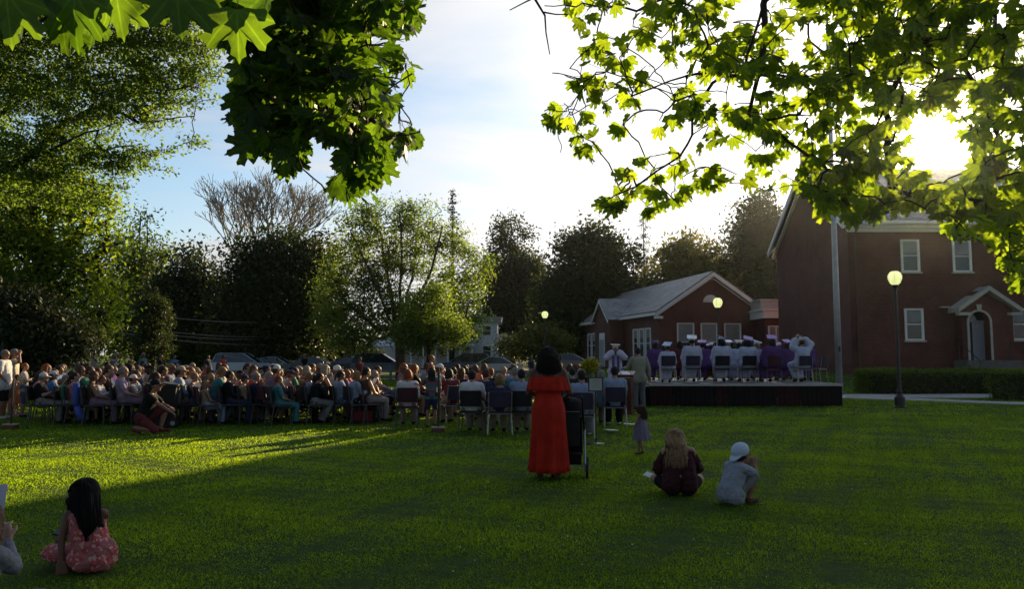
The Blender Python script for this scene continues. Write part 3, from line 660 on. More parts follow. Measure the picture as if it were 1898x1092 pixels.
def conifer(label, px, d, ytop, ybot, hw, dens=1., leaf='conifer', sparse=1):
    b = W(px, 640, d); top = W(px, ytop, d).z; zb = tz(b.x, d); lo = max(zb+.5, W(px, ybot, d).z); E = empty('conifer', label, 'conifer', (b.x, d, zb-.1)); o = np.array([b.x, d, zb-.1])
    tm = MB(); tm.tube([(0, 0, 0), (0, 0, (top-zb)*.5), (0, 0, top-zb+.1)], [.28, .16, .02], 7); C = []; n = int(46*dens); wmax = hw*d/FPX
    for i in range(n):
        f = (i+rng.uniform())/n; z = lo+(top-lo)*f; L = wmax*(1-f)**.8*rng.uniform(.55, 1.1)+.12; a = rng.uniform(0, 2*pi); 
        e = np.array([cos(a)*L, sin(a)*L, z-zb-.25*L+.1*L]); tm.tube([(0, 0, z-zb), tuple(e*[.5, .5, 1]+[0, 0, .12*L]), tuple(e)], [.05*(1-f)+.02, .03, .01], 4, cap=False)
        for t in np.linspace(.25, 1, max(2, int(L/.35))): C.append(e*[t, t, 1]+[0, 0, (1-t)*.2*L])
    tm.build('trunk', BARK_D, E, smooth=True)
    link('crown', leaf_cards('crown', np.array(C), 16, .17*sparse, .24, LMat(leaf), flat=.5), E)
conifer('thin pointed conifer rising behind the loose leafy tree', 838, 70, 352, 640, 34, 1.2)
conifer('sparse open topped spruce above the low brick building', 1196, 98, 392, 560, 46, .9, sparse=1.6)
# bare tree
def bare_tree():
    d = 84.; b = W(484, 640, d); E = empty('bare_tree', 'leafless pale branched crown standing above the dense dark tree', 'tree', (b.x, d, 0)); rg = random.Random(4)
    A = [np.array([0, 0, 0.])]; par = [-1]; tips = []
    def seg(pi_, p, dr, L, n=3, bend=.12):
        for i in range(n):
            dr = (dr+Vector((rg.gauss(0, bend), rg.gauss(0, bend), rg.gauss(0, bend*.5)+.05))).normalized(); p = p+dr*L/n; A.append(np.array(p)); par.append(pi_); pi_ = len(A)-1
        return pi_, p, dr
    def rec(pi_, p, dr, L, lev):
        pi_, p, dr = seg(pi_, p, dr, L)
        if lev == 0: tips.append(np.array(p)); return
        for k in range(rg.choice((2, 3, 3)) if lev > 1 else 3):
            a = rg.uniform(0, 2*pi); s_ = rg.uniform(.28, .6); t = dr.orthogonal().normalized(); t.rotate(Matrix.Rotation(a, 3, dr)); rec(pi_, p, (dr+t*s_+Vector((0, 0, .10))).normalized(), L*rg.uniform(.68, .86), lev-1)
    zt = W(0, 545, d).z; pi_, p, dr = seg(0, Vector((0, 0, 0)), Vector((0, 0, 1)), zt, 4, .02)
    for (vx, vy) in ((-.95, .1), (-.6, .4), (-.3, -.4), (-.05, .2), (.2, -.3), (.5, .3), (.8, -.1), (-.75, -.5), (.45, -.5)):
        rec(pi_, p, Vector((vx*.74, vy, 1)).normalized(), rg.uniform(3.3, 4.3), 5)
    A = np.array(A); link('trunk', branch_mesh('trunk', A, np.array(par), BARK_P, .34, .016, sides=4, power=.5), E)
    T = np.array(tips); sel = T[rg.sample(range(len(T)), min(len(T), 260))]; link('crown', leaf_cards('crown', sel, 4, .08, .15, LMat('olive')), E)
bare_tree()
# loose multi stemmed tree
def loose_tree():
    d = 50.; b = W(742, 650, d); zb = 0; limbs = []
    st = [(735, 640), (705, 560), (690, 470), (672, 400)]
    limbs.append([(b.x, d, 0), tuple(W(741, 640, d)), tuple(W(738, 610, d))])
    for (ps, dy) in (([(720, 590), (690, 510), (650, 430)], -1.5), ([(728, 570), (715, 490), (700, 400)], 1), ([(742, 560), (745, 480), (740, 395)], -1), ([(752, 570), (768, 490), (775, 400)], 1.5), ([(765, 580), (800, 500), (820, 420)], -1), ([(775, 600), (840, 540), (885, 480)], 1), ([(700, 610), (640, 560), (610, 500)], 0), ([(690, 630), (640, 600), (590, 610)], 2), ([(700, 600), (670, 530), (630, 470)], 2.5), ([(790, 610), (850, 590), (900, 590)], -2), ([(735, 600), (725, 520), (722, 440)], -3), ([(758, 590), (790, 530), (800, 450)], 3)):
        limbs.append([tuple(W(739, 625, d))]+[tuple(W(x, y, d+dy*(i+1)/3)) for i, (x, y) in enumerate(ps)])
    bl = [(665, 420, 50, 40), (720, 400, 60, 36), (780, 410, 50, 38), (830, 450, 45, 45), (880, 490, 36, 42), (640, 490, 45, 50), (610, 560, 40, 45), (620, 610, 48, 36), (690, 480, 50, 60), (760, 470, 60, 50), (840, 540, 62, 42), (862, 588, 38, 36), (700, 560, 70, 50), (760, 610, 60, 36), (660, 630, 50, 26), (850, 620, 50, 25), (800, 580, 50, 50)]
    blobs = pxblobs(bl, d, .8); C = in_blobs(blobs, 1250, .3); E = empty('loose_tree', 'large airy tree with many thin stems and pale backlit leaves', 'tree', (b.x, d, 0)); o = np.array([b.x, d, 0.])
    A, par, nb, ends = grow(limbs, C, seg=.8, wob=.06, conn=3)
    link('trunk', branch_mesh('trunk', A-o, par, BARK, .34, .014, sides=5, power=.55), E)
    link('crown', leaf_cards('crown', C-o, 38, .34, .185, LMat('loose')), E)
loose_tree()
tree('small_tree', 'small bright green tree in front of the loose tree trunk', 792, 44, [(795, 560, 38, 26), (775, 600, 36, 30), (825, 610, 36, 30), (785, 638, 36, 16), (755, 622, 26, 18), (850, 625, 30, 16), (812, 545, 22, 20)], 'loose', 230, 40, .17, .36, .10)
tree('clipped_shrub', 'tall narrow dark clipped shrub beside the bright maple', 285, 46, [(286, 590, 26, 42), (286, 570, 20, 26), (286, 640, 31, 36)], 'dark', 200, 60, .15, .22, .12, cat='shrub', shell=.6)
tree('bushy_shrub', 'low bushy green shrub behind the crowd near the pale car', 355, 64, [(345, 650, 28, 26), (370, 655, 24, 24), (325, 660, 22, 20)], 'mid', 110, 50, .22, .35, .08, cat='shrub')
tree('pale_shrub', 'shrub with pale leaves below the farthest lit lamp', 985, 64, [(985, 635, 30, 30), (1010, 620, 22, 25), (960, 645, 26, 25), (1040, 640, 26, 26)], 'olive', 140, 36, .22, .4, .08, cat='shrub')
tree('dark_shrub', 'low dark shrub beside the white house side wing', 945, 88, [(945, 645, 22, 20)], 'dark', 50, 40, .3, .5, .08, cat='shrub')
tree('dark_shrub', 'low dark shrub left of the garage behind the parked cars', 640, 72, [(640, 650, 40, 18), (605, 655, 30, 16), (680, 655, 26, 12)], 'dark', 120, 40, .28, .4, .08, cat='shrub')
# left trees
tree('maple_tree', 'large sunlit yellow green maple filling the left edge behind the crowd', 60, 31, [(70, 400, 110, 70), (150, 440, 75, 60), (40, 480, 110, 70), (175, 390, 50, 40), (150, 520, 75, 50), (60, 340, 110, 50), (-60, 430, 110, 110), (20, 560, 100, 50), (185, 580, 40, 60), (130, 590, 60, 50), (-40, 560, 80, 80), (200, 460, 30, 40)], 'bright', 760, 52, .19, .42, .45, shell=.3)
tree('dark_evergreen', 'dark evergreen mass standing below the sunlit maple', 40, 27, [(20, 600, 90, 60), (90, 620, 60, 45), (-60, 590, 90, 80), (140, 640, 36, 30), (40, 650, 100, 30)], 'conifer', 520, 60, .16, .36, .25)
def airy_tree():
    d = 19.; E0 = W(-170, 640, d); o = np.array([E0.x, d, 0.])
    E = empty('locust_tree', 'tall airy tree with sweeping dark limbs and tiny leaves at upper left', 'tree', (E0.x, d, 0))
    P = lambda pts, dd=0: [tuple(W(x, y, d+dd*(i/len(pts)))) for i, (x, y) in enumerate(pts)]
    limbs = [P([(-170, 690), (-165, 500), (-150, 380), (-110, 250), (-60, 120), (-20, -60)])]
    for pts, dd in (([(-150, 380), (-40, 325), (40, 300), (100, 275), (160, 245), (230, 222), (300, 195), (380, 150)], -1.5), ([(60, 292), (120, 225), (200, 195), (260, 165), (330, 120)], 1.), ([(-120, 270), (-30, 235), (50, 180), (95, 130), (140, 85), (200, 40)], 1.5), ([(-130, 330), (-40, 280), (40, 235), (110, 215), (170, 180), (240, 110)], 3), ([(-30, 320), (60, 290), (140, 275), (210, 290), (290, 315)], 2), ([(-100, 200), (-20, 100), (40, 60), (110, 20), (160, -30)], -2), ([(-60, 120), (20, 20), (60, -60)], 2), ([(60, 178), (95, 155), (150, 148), (200, 160)], .5), ([(110, 215), (150, 165), (190, 130)], 2), ([(230, 222), (290, 225), (360, 215)], 0)):
        limbs.append(P(pts, dd))
    bl = [(60, 110, 110, 80), (200, 120, 110, 80), (320, 110, 80, 85), (380, 140, 48, 55), (270, 200, 100, 42), (120, 200, 110, 60), (60, 280, 110, 50), (180, 290, 100, 38), (260, 300, 70, 20), (220, 40, 150, 55), (40, 30, 120, 60), (350, 60, 70, 60), (-60, 150, 90, 160), (150, 350, 90, 40), (330, 270, 50, 16), (30, 340, 110, 40)]
    blobs = pxblobs(bl, d, .8); C = in_blobs(blobs, 1750, 0)
    A, par, nb, ends = grow(limbs, C, seg=.35, wob=.10, conn=3)
    link('trunk', branch_mesh('trunk', A-o, par, BARK_D, .20, .0035, sides=5, power=.58), E)
    link('crown', leaf_cards('crown', C-o, 38, .17, .108, LMat('green'), flat=.5, asp=.5), E)
airy_tree()

# hedges
def hedge(label, x0, x1, y0, y1, h, wob=0):
    cx_, cy2 = (x0+x1)/2, (y0+y1)/2; zb = tz(cx_, cy2); E = empty('hedge', label, 'hedge', (cx_, cy2, zb-.05)); n = int((x1-x0)*h*2*110+(x1-x0)*(y1-y0)*110)
    x = rng.uniform(x0, x1, n); y = rng.uniform(y0, y1, n); z = rng.uniform(0.05, h, n); f = rng.integers(0, 4, n)
    y = np.where(f == 0, y0+rng.normal(0, .04, n), y); z = np.where((f == 1) | (f == 3), h+rng.normal(0, .025, n)+.03*np.sin(x*1.7), z); x = np.where((f == 2) & (rng.uniform(0, 1, n) < .4), np.where(rng.uniform(0, 1, n) < .5, x0, x1), x)
    ed = .2; z = np.where((y < y0+ed) & (z > h-ed), h-ed+np.sqrt(np.clip(ed**2-(y0+ed-y)**2, 0, 1)), z)
    C = np.stack([x-cx_, y-cy2, z], -1)
    link('foliage', leaf_cards('foliage', C, 5, .05, .075, LMat('mid')), E)
    c = MB(); c.box(x0-cx_+.12, x1-cx_-.12, y0-cy2+.12, y1-cy2-.12, -.2, h-.12); c.build('inner_twigs', mat('hedge_twigs', (.02, .025, .012), 1, var=.3), E)
hedge('long clipped hedge running in front of the two storey brick building', X(1603, 31.6), 36, 31.4, 32.8, 1.02)
hedge('nearer clipped hedge at the right edge beside the concrete walk', X(1842, 27.4), 24, 26.9, 28.0, 1.1)

# ------------------------------------------------------------------ maple boughs overhead
half = [(0, 1.0), (.045, .90), (.12, .86), (.11, .74), (.15, .61), (.27, .68), (.34, .80), (.44, .83), (.47, .72), (.57, .66), (.47, .55), (.40, .45), (.52, .42), (.63, .40), (.58, .29), (.52, .20), (.46, .09), (.30, .09), (.14, .02)]
outl = half+[(0, .06)]+[(-x, y) for x, y in reversed(half[1:])]
k_ = len(outl); _c = np.array([0, .36])
LT = np.array([(0, .36, 0)]+[(x*.55, .36+(y-.36)*.55, 0) for x, y in outl]+[(x, y, 0) for x, y in outl])
LF = np.array([(0, 1+i, 1+(i+1) % k_) for i in range(k_)]+[(1+i, 1+k_+i, 1+k_+(i+1) % k_) for i in range(k_)]+[(1+i, 1+k_+(i+1) % k_, 1+(i+1) % k_) for i in range(k_)])
def maple_leaves(name, P, T, Nn, S, mats):
    """P base pts, T leaf axis, Nn normal, S size"""
    n = len(P); B = np.cross(T, Nn); v = LT.copy(); U = lambda a, b: rng.uniform(a, b, n)[:, None]
    x = v[None, :, 0]*U(.85, 1.12); y = np.repeat(v[None, :, 1], n, 0)
    z = U(.05, .40)*np.abs(x)**1.2-U(-.1, .5)*y*y+rng.normal(0, .15, n)[:, None]*x+U(.015, .05)*np.sin(x*U(9, 15)+U(0, 6))*np.cos(y*U(7, 12)+U(0, 6))
    V = P[:, None]+(B[:, None]*x[..., None]+T[:, None]*y[..., None]+Nn[:, None]*z[..., None])*S[:, None, None]
    F = (LF[None]+(np.arange(n)*len(v))[:, None, None]).reshape(-1, 3)
    me = fast_mesh(name, V.reshape(-1, 3), F, mats, smooth=True, cols=np.repeat(np.clip(rng.normal(.5, .25, n), 0, 1), len(v)))
    a = me.attributes.new('leafco', 'FLOAT_VECTOR', 'POINT'); a.data.foreach_set('vector', np.tile(LT, (n, 1)).astype(np.float32).ravel()); return me
def add_veins(m):
    """pale midrib and side veins from the leaf's own coordinates"""
    nt = m.node_tree; n = nt.nodes; l = nt.links; a = n.new('ShaderNodeAttribute'); a.attribute_name = 'leafco'; s = n.new('ShaderNodeSeparateXYZ'); l.new(a.outputs['Vector'], s.inputs[0])
    mm = lambda *k: math_n(n, l, *k); ax = mm('ABSOLUTE', s.outputs[0]); yy = mm('SUBTRACT', s.outputs[1], .06); d = ax
    for (vx, vy) in ((.46, .74), (.62, .30)):
        L = math.hypot(vx, vy); c = mm('ABSOLUTE', mm('SUBTRACT', mm('MULTIPLY', ax, vy/L), mm('MULTIPLY', yy, vx/L))); d = mm('MINIMUM', d, c)
    f = n.new('ShaderNodeMapRange'); l.new(d, f.inputs[0]); f.inputs[1].default_value = .004; f.inputs[2].default_value = .022; f.inputs[3].default_value = 1.55; f.inputs[4].default_value = 1
    # blotchy blade
    z = n.new('ShaderNodeTexNoise'); z.inputs['Scale'].default_value = 5; l.new(a.outputs['Vector'], z.inputs['Vector']); g = mm('MULTIPLY', f.outputs[0], mm('ADD', .7, mm('MULTIPLY', z.outputs[0], .6)))
    for h in [q for q in n if q.type == 'HUE_SAT']:
        src = h.inputs['Value'].links[0].from_socket; l.new(mm('MULTIPLY', src, g), h.inputs['Value'])
def pip(px, py, poly):
    poly = np.array(poly, float); ins = np.zeros(len(px), bool); j = len(poly)-1
    for i in range(len(poly)):
        xi, yi = poly[i]; xj, yj = poly[j]; c = ((yi > py) != (yj > py)) & (px < (xj-xi)*(py-yi)/(yj-yi+1e-9)+xi); ins ^= c; j = i
    return ins
def pix(P):
    """photo pixel of world points"""
    x = P[:, 0]; y = P[:, 1]; z = P[:, 2]-CAMH; f = y*cos(PITCH)+z*sin(PITCH); up = -y*sin(PITCH)+z*cos(PITCH)
    return 949+FPX*x/f, 546-FPX*up/f
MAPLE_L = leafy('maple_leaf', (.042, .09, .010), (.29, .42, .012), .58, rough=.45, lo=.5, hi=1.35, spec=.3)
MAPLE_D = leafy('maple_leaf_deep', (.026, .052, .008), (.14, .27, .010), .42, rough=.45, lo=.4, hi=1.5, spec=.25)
add_veins(MAPLE_L); add_veins(MAPLE_D)
TWIG = mat('twig_bark', (.045, .03, .022), .9)
def bough(E, o, limbs, poly, dens, dr, lm, hole=None, r0=.05, rmin=.0022, ls=(.095, .14), extra=(), power=.6, per=(2, 5), densf=None, trunk='branch'):
    poly = np.array(poly, float); lo = poly.min(0); hi = poly.max(0); area = (hi[0]-lo[0])*(hi[1]-lo[1]); n = int(area*dens)
    px = rng.uniform(lo[0], hi[0], n); py = rng.uniform(lo[1], hi[1], n); k = pip(px, py, poly)
    if densf is not None: k &= rng.uniform(0, 1, n) < densf(px, py)
    if hole is not None: k &= np.hypot(px-hole[0], py-hole[1]) > hole[2]-4
    px = px[k]; py = py[k]; d = rng.uniform(dr[0], dr[1], len(px)); C = np.array([W(a, b, c) for a, b, c in zip(px, py, d)])
    A, par, nb, ends = grow(limbs, C, seg=.12, wob=.10, conn=4)
    link(trunk, branch_mesh(trunk, A-o, par, TWIG, r0, rmin, sides=6, power=power), E)
    P = []; T = []
    for e in ends:
        tip = A[e]; back = A[par[e]]; ax = tip-back; ax /= np.linalg.norm(ax)+1e-9
        for q in range(rng.integers(per[0], per[1])):
            t = ax*.6+rng.normal(0, .6, 3); t[2] -= .35; t /= np.linalg.norm(t); st = rng.uniform(.02, .07); P.append((tip-ax*rng.uniform(0, .08), tip+t*st*1.0)); t2 = t*.8+np.array([0, 0, -.55]); T.append(t2/np.linalg.norm(t2))
    for (a, b, dd, s_, tx, ty) in extra: pass
    Q = np.array([p[1] for p in P]); Q0 = np.array([p[0] for p in P]); T = np.array(T)
    S = rng.uniform(ls[0], ls[1], len(Q))
    # keep leaf centres inside the outline
    mx, my = pix(Q+T*S[:, None]*.55); keep = pip(mx, my, poly)
    if hole is not None: an_ = np.arctan2(my-hole[1], mx-hole[0]); keep &= np.hypot(mx-hole[0], my-hole[1]) > hole[2]*(.92+.16*np.sin(3*an_+1)+.13*np.sin(5*an_)+.10*np.sin(9*an_+2))
    Q = Q[keep]; Q0 = Q0[keep]; T = T[keep]; S = S[keep]
    nr = rng.normal(0, .55, T.shape)+np.array([0, 0, 1.]); nr -= T*np.sum(nr*T, 1, keepdims=True); nr /= np.linalg.norm(nr, axis=1, keepdims=True)
    return Q0-o, Q-o, T, nr, S
def petioles(name, A, B, E, r=.0014):
    d = B-A; L = np.linalg.norm(d, axis=1, keepdims=True)+1e-9; d /= L; u = np.cross(d, np.array([[.3, .5, .8]])); u /= np.linalg.norm(u, axis=1, keepdims=True); w = np.cross(d, u)
    V = np.concatenate([np.stack([c+u*r, c-u*r*.5+w*r*.87, c-u*r*.5-w*r*.87], 1) for c in (A, B)], 1).reshape(-1, 3); b = np.arange(len(A))[:, None]*6; F = np.concatenate([np.concatenate([b+i, b+(i+1) % 3, b+(i+1) % 3+3, b+i+3], 1) for i in range(3)], 0)
    link(name, fast_mesh(name, V, F, [mat('petiole', (.20, .16, .04), .6)]), E)
def big_maples():
    # right hand maple: trunk behind the viewer to the right
    o = np.array([4.2, -2.6, 0.]); E = empty('maple_tree', 'maple whose backlit yellow green boughs hang over the upper right', 'tree', tuple(o))
    t = MB(); t.tube([(0, 0, -.1), (0, 0, .4), (.02, .05, 2), (-.1, .3, 4.2), (-.3, 1., 6.5), (-.4, 1.4, 8)], [.46, .36, .30, .26, .18, .1], 14); t.build('trunk', BARK, E, smooth=True)
    k = lambda *p: [tuple(W(x, y, d)) for x, y, d in p]
    start = (4.1, -2.3, 4.2)
    limbs = [[start, (3.4, .6, 5.3), (2.6, 3.2, 5.0), tuple(W(1425, -60, 4.9)), tuple(W(1418, 40, 4.8)), tuple(W(1405, 140, 4.7)), tuple(W(1388, 212, 4.6))],
             k((1421, 10, 4.8), (1380, 130, 4.7), (1330, 135, 4.6), (1240, 150, 4.4), (1170, 178, 4.3)),
             k((1405, 130, 4.7), (1340, 140, 4.8), (1290, 190, 4.6), (1283, 250, 4.5), (1260, 290, 4.3), (1180, 345, 4.2), (1110, 380, 4.1)),
             k((1405, 125, 4.7), (1450, 140, 4.9), (1520, 150, 5.1), (1560, 200, 5.0)),
             k((1425, -60, 4.9), (1300, -30, 5.2), (1180, 20, 5.2), (1080, 5, 5.0), (1010, 10, 4.6)),
             [(3.4, .6, 5.3), tuple(W(1720, -150, 4.9)), tuple(W(1712, -20, 5.0)), tuple(W(1695, 60, 5.0)), tuple(W(1675, 120, 5.0)), tuple(W(1560, 110, 5.2)), tuple(W(1500, 75, 5.2))],
             k((1695, 60, 5.0), (1790, 130, 5.3), (1845, 240, 5.5), (1870, 330, 5.5), (1880, 420, 5.3)),
             k((1700, 30, 5.0), (1640, 200, 5.4), (1600, 290, 5.5), (1560, 360, 5.4)), k((1690, 90, 5.0), (1640, 200, 5.2), (1650, 340, 5.2), (1760, 385, 5.0)),
             [(3.4, .6, 5.3), tuple(W(1850, -120, 5.2)), tuple(W(1838, 0, 5.4)), tuple(W(1860, 120, 5.6)), tuple(W(1900, 200, 5.6))]]
    poly = [(1060, -160), (2050, -160), (2050, 560), (1885, 545), (1850, 480), (1845, 440), (1760, 440), (1735, 400), (1690, 385), (1600, 420), (1530, 405), (1490, 345), (1460, 375), (1360, 345), (1320, 362), (1250, 385), (1210, 405), (1095, 388), (1140, 330), (1160, 290), (1040, 300), (1035, 268), (1110, 255), (1015, 235), (1005, 205), (1045, 185), (1060, 150), (1000, 140), (1080, 110), (1060, 60), (1010, 22), (1010, 0)]
    def densf(px, py):
        w = np.where(px > 1490, .66, .38)+.0*px
        w = w*np.where((px > 1380) & (px < 1500) & (py > 235) & (py < 330), .35, 1)*np.where((px < 1250) & (py > 255) & (py < 320), .45, 1)
        w = w*(np.where(px > 1490, .75, .58)+np.where(px > 1490, .35, .60)*np.sin(px*.021+1.5*np.sin(py*.02))*np.sin(py*.034+px*.006))
        return np.clip(w, 0.06, 1)
    Q0, Q, T, nr, S = bough(E, o, limbs, poly, .0062, (3.9, 6.0), MAPLE_L, hole=(1737, 268, 62), r0=.055, densf=densf, per=(2, 5), ls=(.075, .118))  # hole: gap shaped in the leaves to stand for the sun's glare
    # leaves cleared along the sun's path so light reaches the left leaves
    cen = Q+T*S[:, None]*.5+o; keep = np.ones(len(Q), bool); sd = np.array(SD)
    for (a_, b_, d_) in ((440, 60, 1.75), (490, 25, 1.8), (325, 30, 1.6), (140, 25, 1.5), (740, 120, 3.9), (700, 300, 3.7), (770, 220, 3.8)):
        v = cen-np.array(W(a_, b_, d_)); t_ = v@sd; keep &= np.linalg.norm(v-t_[:, None]*sd, axis=1) > .17
    Q0, Q, T, nr, S = Q0[keep], Q[keep], T[keep], nr[keep], S[keep]
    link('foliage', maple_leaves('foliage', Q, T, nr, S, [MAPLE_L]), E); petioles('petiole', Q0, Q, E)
    b = MB(); q = [np.array(p)-o for p in k((1010, -80, 4.3), (990, -5, 4.2), (1010, 28, 4.2), (1012, 60, 4.2), (1019, 100, 4.2))]; b.tube(q, [.011, .008, .006, .0045, .003], 6)
    q = [np.array(p)-o for p in k((990, -5, 4.2), (970, 5, 4.2), (945, 18, 4.15))]; b.tube(q, [.006, .004, .003], 6); q = [np.array(p)-o for p in k((1008, 22, 4.2), (1030, 26, 4.2), (1052, 26, 4.1))]; b.tube(q, [.005, .004, .003], 6); 
    q = [np.array(p)-o for p in k((1010, -80, 4.3), (1100, -160, 4.5), (1300, -200, 4.9))]+[np.array((3.0, 2.0, 5.4))-o]; b.tube(q, [.011, .013, .02, .03], 6)
    b.build('bare_twig', TWIG, E, smooth=True)
    # left maple
    o = np.array([-4.4, -2.2, 0.]); E = empty('maple_tree', 'maple whose dark leafy bough hangs at upper left of centre', 'tree', tuple(o))
    t = MB(); t.tube([(0, 0, -.1), (0, 0, .4), (.02, .05, 2), (.1, .3, 4.0), (.2, .8, 6.2), (.2, 1.2, 8)], [.42, .33, .28, .24, .16, .1], 14); t.build('trunk', BARK, E, smooth=True)
    limbs = [[(-4.3, -1.9, 4.0), (-3.2, .3, 4.6), (-2.0, 2.2, 4.2), tuple(W(620, -120, 3.7)), tuple(W(640, 0, 3.7)), tuple(W(655, 120, 3.7)), tuple(W(668, 240, 3.6)), tuple(W(680, 320, 3.5))],
             k((640, 0, 3.7), (560, 60, 3.6), (500, 130, 3.5), (470, 210, 3.4)), k((655, 120, 3.7), (700, 160, 3.8), (740, 200, 3.8)), k((650, 60, 3.7), (700, 50, 3.8), (750, 40, 3.8)), k((620, -120, 3.7), (520, -60, 3.4), (420, -20, 3.1), (300, -30, 2.9)), k((660, 170, 3.7), (600, 230, 3.5), (550, 280, 3.5))]
    poly = [(395, -160), (800, -160), (790, 30), (765, 60), (735, 70), (775, 130), (770, 150), (735, 165), (745, 215), (795, 225), (775, 270), (735, 300), (740, 330), (700, 375), (605, 375), (600, 340), (640, 280), (590, 240), (560, 270), (575, 310), (520, 335), (495, 290), (470, 255), (425, 235), (415, 185), (440, 150), (440, 110), (395, 95)]
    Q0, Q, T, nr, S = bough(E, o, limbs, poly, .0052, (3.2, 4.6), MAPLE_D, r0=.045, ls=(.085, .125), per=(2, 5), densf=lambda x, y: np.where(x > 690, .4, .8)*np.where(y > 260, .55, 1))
    Q2 = []; T2 = []; N2 = []; S2 = []
    for (px, py, d, s_, ax, nv) in ((440, 12, 1.75, .135, (.05, -.1, -1), (.1, -1, .35)), (500, -30, 1.8, .14, (-.25, 0, -1), (-.5, -1, .2)), (325, -28, 1.6, .13, (.15, 0, -1), (.7, -1, .1)), (140, -20, 1.5, .12, (-.05, -.1, -1), (.1, -1, .6)), (60, 35, 1.6, .08, (-.5, .2, -.1), (0, -1, .6)), (115, 45, 1.55, .07, (.5, .1, -.8), (0, -1, .2)), (470, 262, 3.3, .13, (-.9, .1, -.45), (.2, .9, .4)), (40, -40, 1.5, .13, (.3, .2, -1), (.3, 1, .2)), (210, -30, 1.6, .13, (.2, .2, -1), (.1, .9, .3)), (260, -40, 1.7, .12, (-.1, .3, -1), (-.2, 1, .3)), (370, -35, 1.9, .13, (.1, .3, -1), (.4, .8, .2)), (170, 15, 1.7, .10, (.1, .2, -1), (.3, .8, .1)), (10, -20, 1.4, .12, (.1, .1, -1), (.6, -.8, .1)), (500, 250, 3.4, .12, (.1, 0, -.6), (0, -1, .8)), (555, 262, 3.4, .14, (-.2, -.1, -1), (.5, 1, .1)), (620, 330, 3.4, .16, (.5, 0, -.35), (0, -1, .7))):
        Q2.append(np.array(W(px, py, d))-o); a = np.array(ax, float); a /= np.linalg.norm(a); nv = np.array(nv, float); nv -= a*nv.dot(a); nv /= np.linalg.norm(nv); T2.append(a); N2.append(nv); S2.append(s_)
    Q2 = np.array(Q2); up_ = Q2+np.array([[0, .01, .06]])
    Q = np.concatenate([Q, Q2]); T = np.concatenate([T, T2]); nr = np.concatenate([nr, N2]); S = np.concatenate([S, S2]); Q0 = np.concatenate([Q0, up_])
    # supporting twig for the near leaves, running just above the frame
    tw = MB(); tw.tube([np.array(W(620, -120, 3.7))-o, np.array(W(560, -90, 2.4))-o, np.array(W(420, -60, 1.8))-o, np.array(W(200, -60, 1.6))-o, np.array(W(0, -60, 1.5))-o], [.012, .008, .005, .004, .003], 6); tw.build('near_twig', TWIG, E, smooth=True)
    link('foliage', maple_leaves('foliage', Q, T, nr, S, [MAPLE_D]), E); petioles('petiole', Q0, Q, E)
big_maples()
# ------------------------------------------------------------------ street furniture, stage, cars
ALU = mat('brushed_metal', (.35, .36, .38), .45, metal=.6, var=.1)
CHROME = mat('chair_metal', (.30, .29, .29), .35, metal=.8)
def street_lamp(label, px, pyb, pytop, d):
    b = W(px, 600, d); z0 = tz(b.x, d); top = W(px, pytop, d).z; E = empty('street_lamp', label, 'street lamp', (b.x, d, z0), group='lit globe lamps'); H = top-z0; g = .46
    p = MB(); p.lathe([(.19, -.05), (.19, .05), (.15, .07), (.15, .32), (.12, .36), (.075, .44), (.085, .50), (.06, .56), (.052, .9), (.058, .93), (.05, .96), (.038, H-g-.16), (.055, H-g-.14), (.05, H-g-.10), (.075, H-g-.04), (.10, H-g), (.10, H-g+.02)], n=14)
    p.build('post', BLACK, E, smooth=False)
    gm_ = mat('lamp_globe', (.75, .8, .5), .3, emit=(.92, .95, .38), estr=.34)
    q = MB(); q.lathe([(.09, H-g+.022), (.15, H-g+.08), (.205, H-g+.22), (.205, H-g+.30), (.165, H-g+.39), (.10, H-g+.44), (.03, H-.01)], n=20); q.build('globe', gm_, E, smooth=True)
    q = MB(); q.lathe([(.035, H-.008), (.03, H+.03), (.012, H+.07), (.004, H+.12)], n=10); q.build('finial', BLACK, E)
    q = MB()
    for k in range(6):
        a = k*pi/3; q.tube([(.15*cos(a), .15*sin(a), H-g+.07), (.209*cos(a), .209*sin(a), H-g+.22), (.209*cos(a), .209*sin(a), H-g+.30), (.168*cos(a), .168*sin(a), H-g+.395)], .004, 4)
    q.build('globe_rib', BLACK, E)
street_lamp('black post lamp with lit green globe standing by the hedge', 1662, 757, 502, 23.2)
street_lamp('lit globe lamp behind the stage in front of the low brick gable', 1331, 0, 552, 33.)
street_lamp('smallest and farthest lit globe lamp left of the brick buildings', 1010, 0, 577, 47.)
E = empty('flagpole', 'tall grey metal flagpole beside the right end of the stage', 'flagpole', (W(1552, 600, 28.8).x, 28.8, tz(12.4, 28.8)))
p = MB(); p.tube([(0, 0, -.05), (0, 0, 4), (0, 0, 8), (0, 0, 15.5)], [.125, .112, .095, .05], 16); p.build('pole', ALU, E, smooth=True)
p = MB(); p.lathe([(.26, -.05), (.26, .03), (.2, .06), (.16, .12)], n=20); p.build('base_collar', ALU, E)
p = MB(); p.ell((0, 0, 15.62), (.12, .12, .12)); p.build('ball', mat('gilt', (.6, .45, .15), .3, metal=1), E, smooth=True)
p = MB(); p.obox((-.02, -.165, 1.85), (.025, .02, .10)); p.obox((-.02, -.175, 1.95), (.012, .03, .012)); p.build('cleat', BLACK, E)
p = MB(); p.tube([(-.06, -.16, 1.9), (-.05, -.13, 8), (-.03, -.10, 15.3)], .006, 4); p.build('halyard', mat('rope', (.5, .5, .48), .9), E)
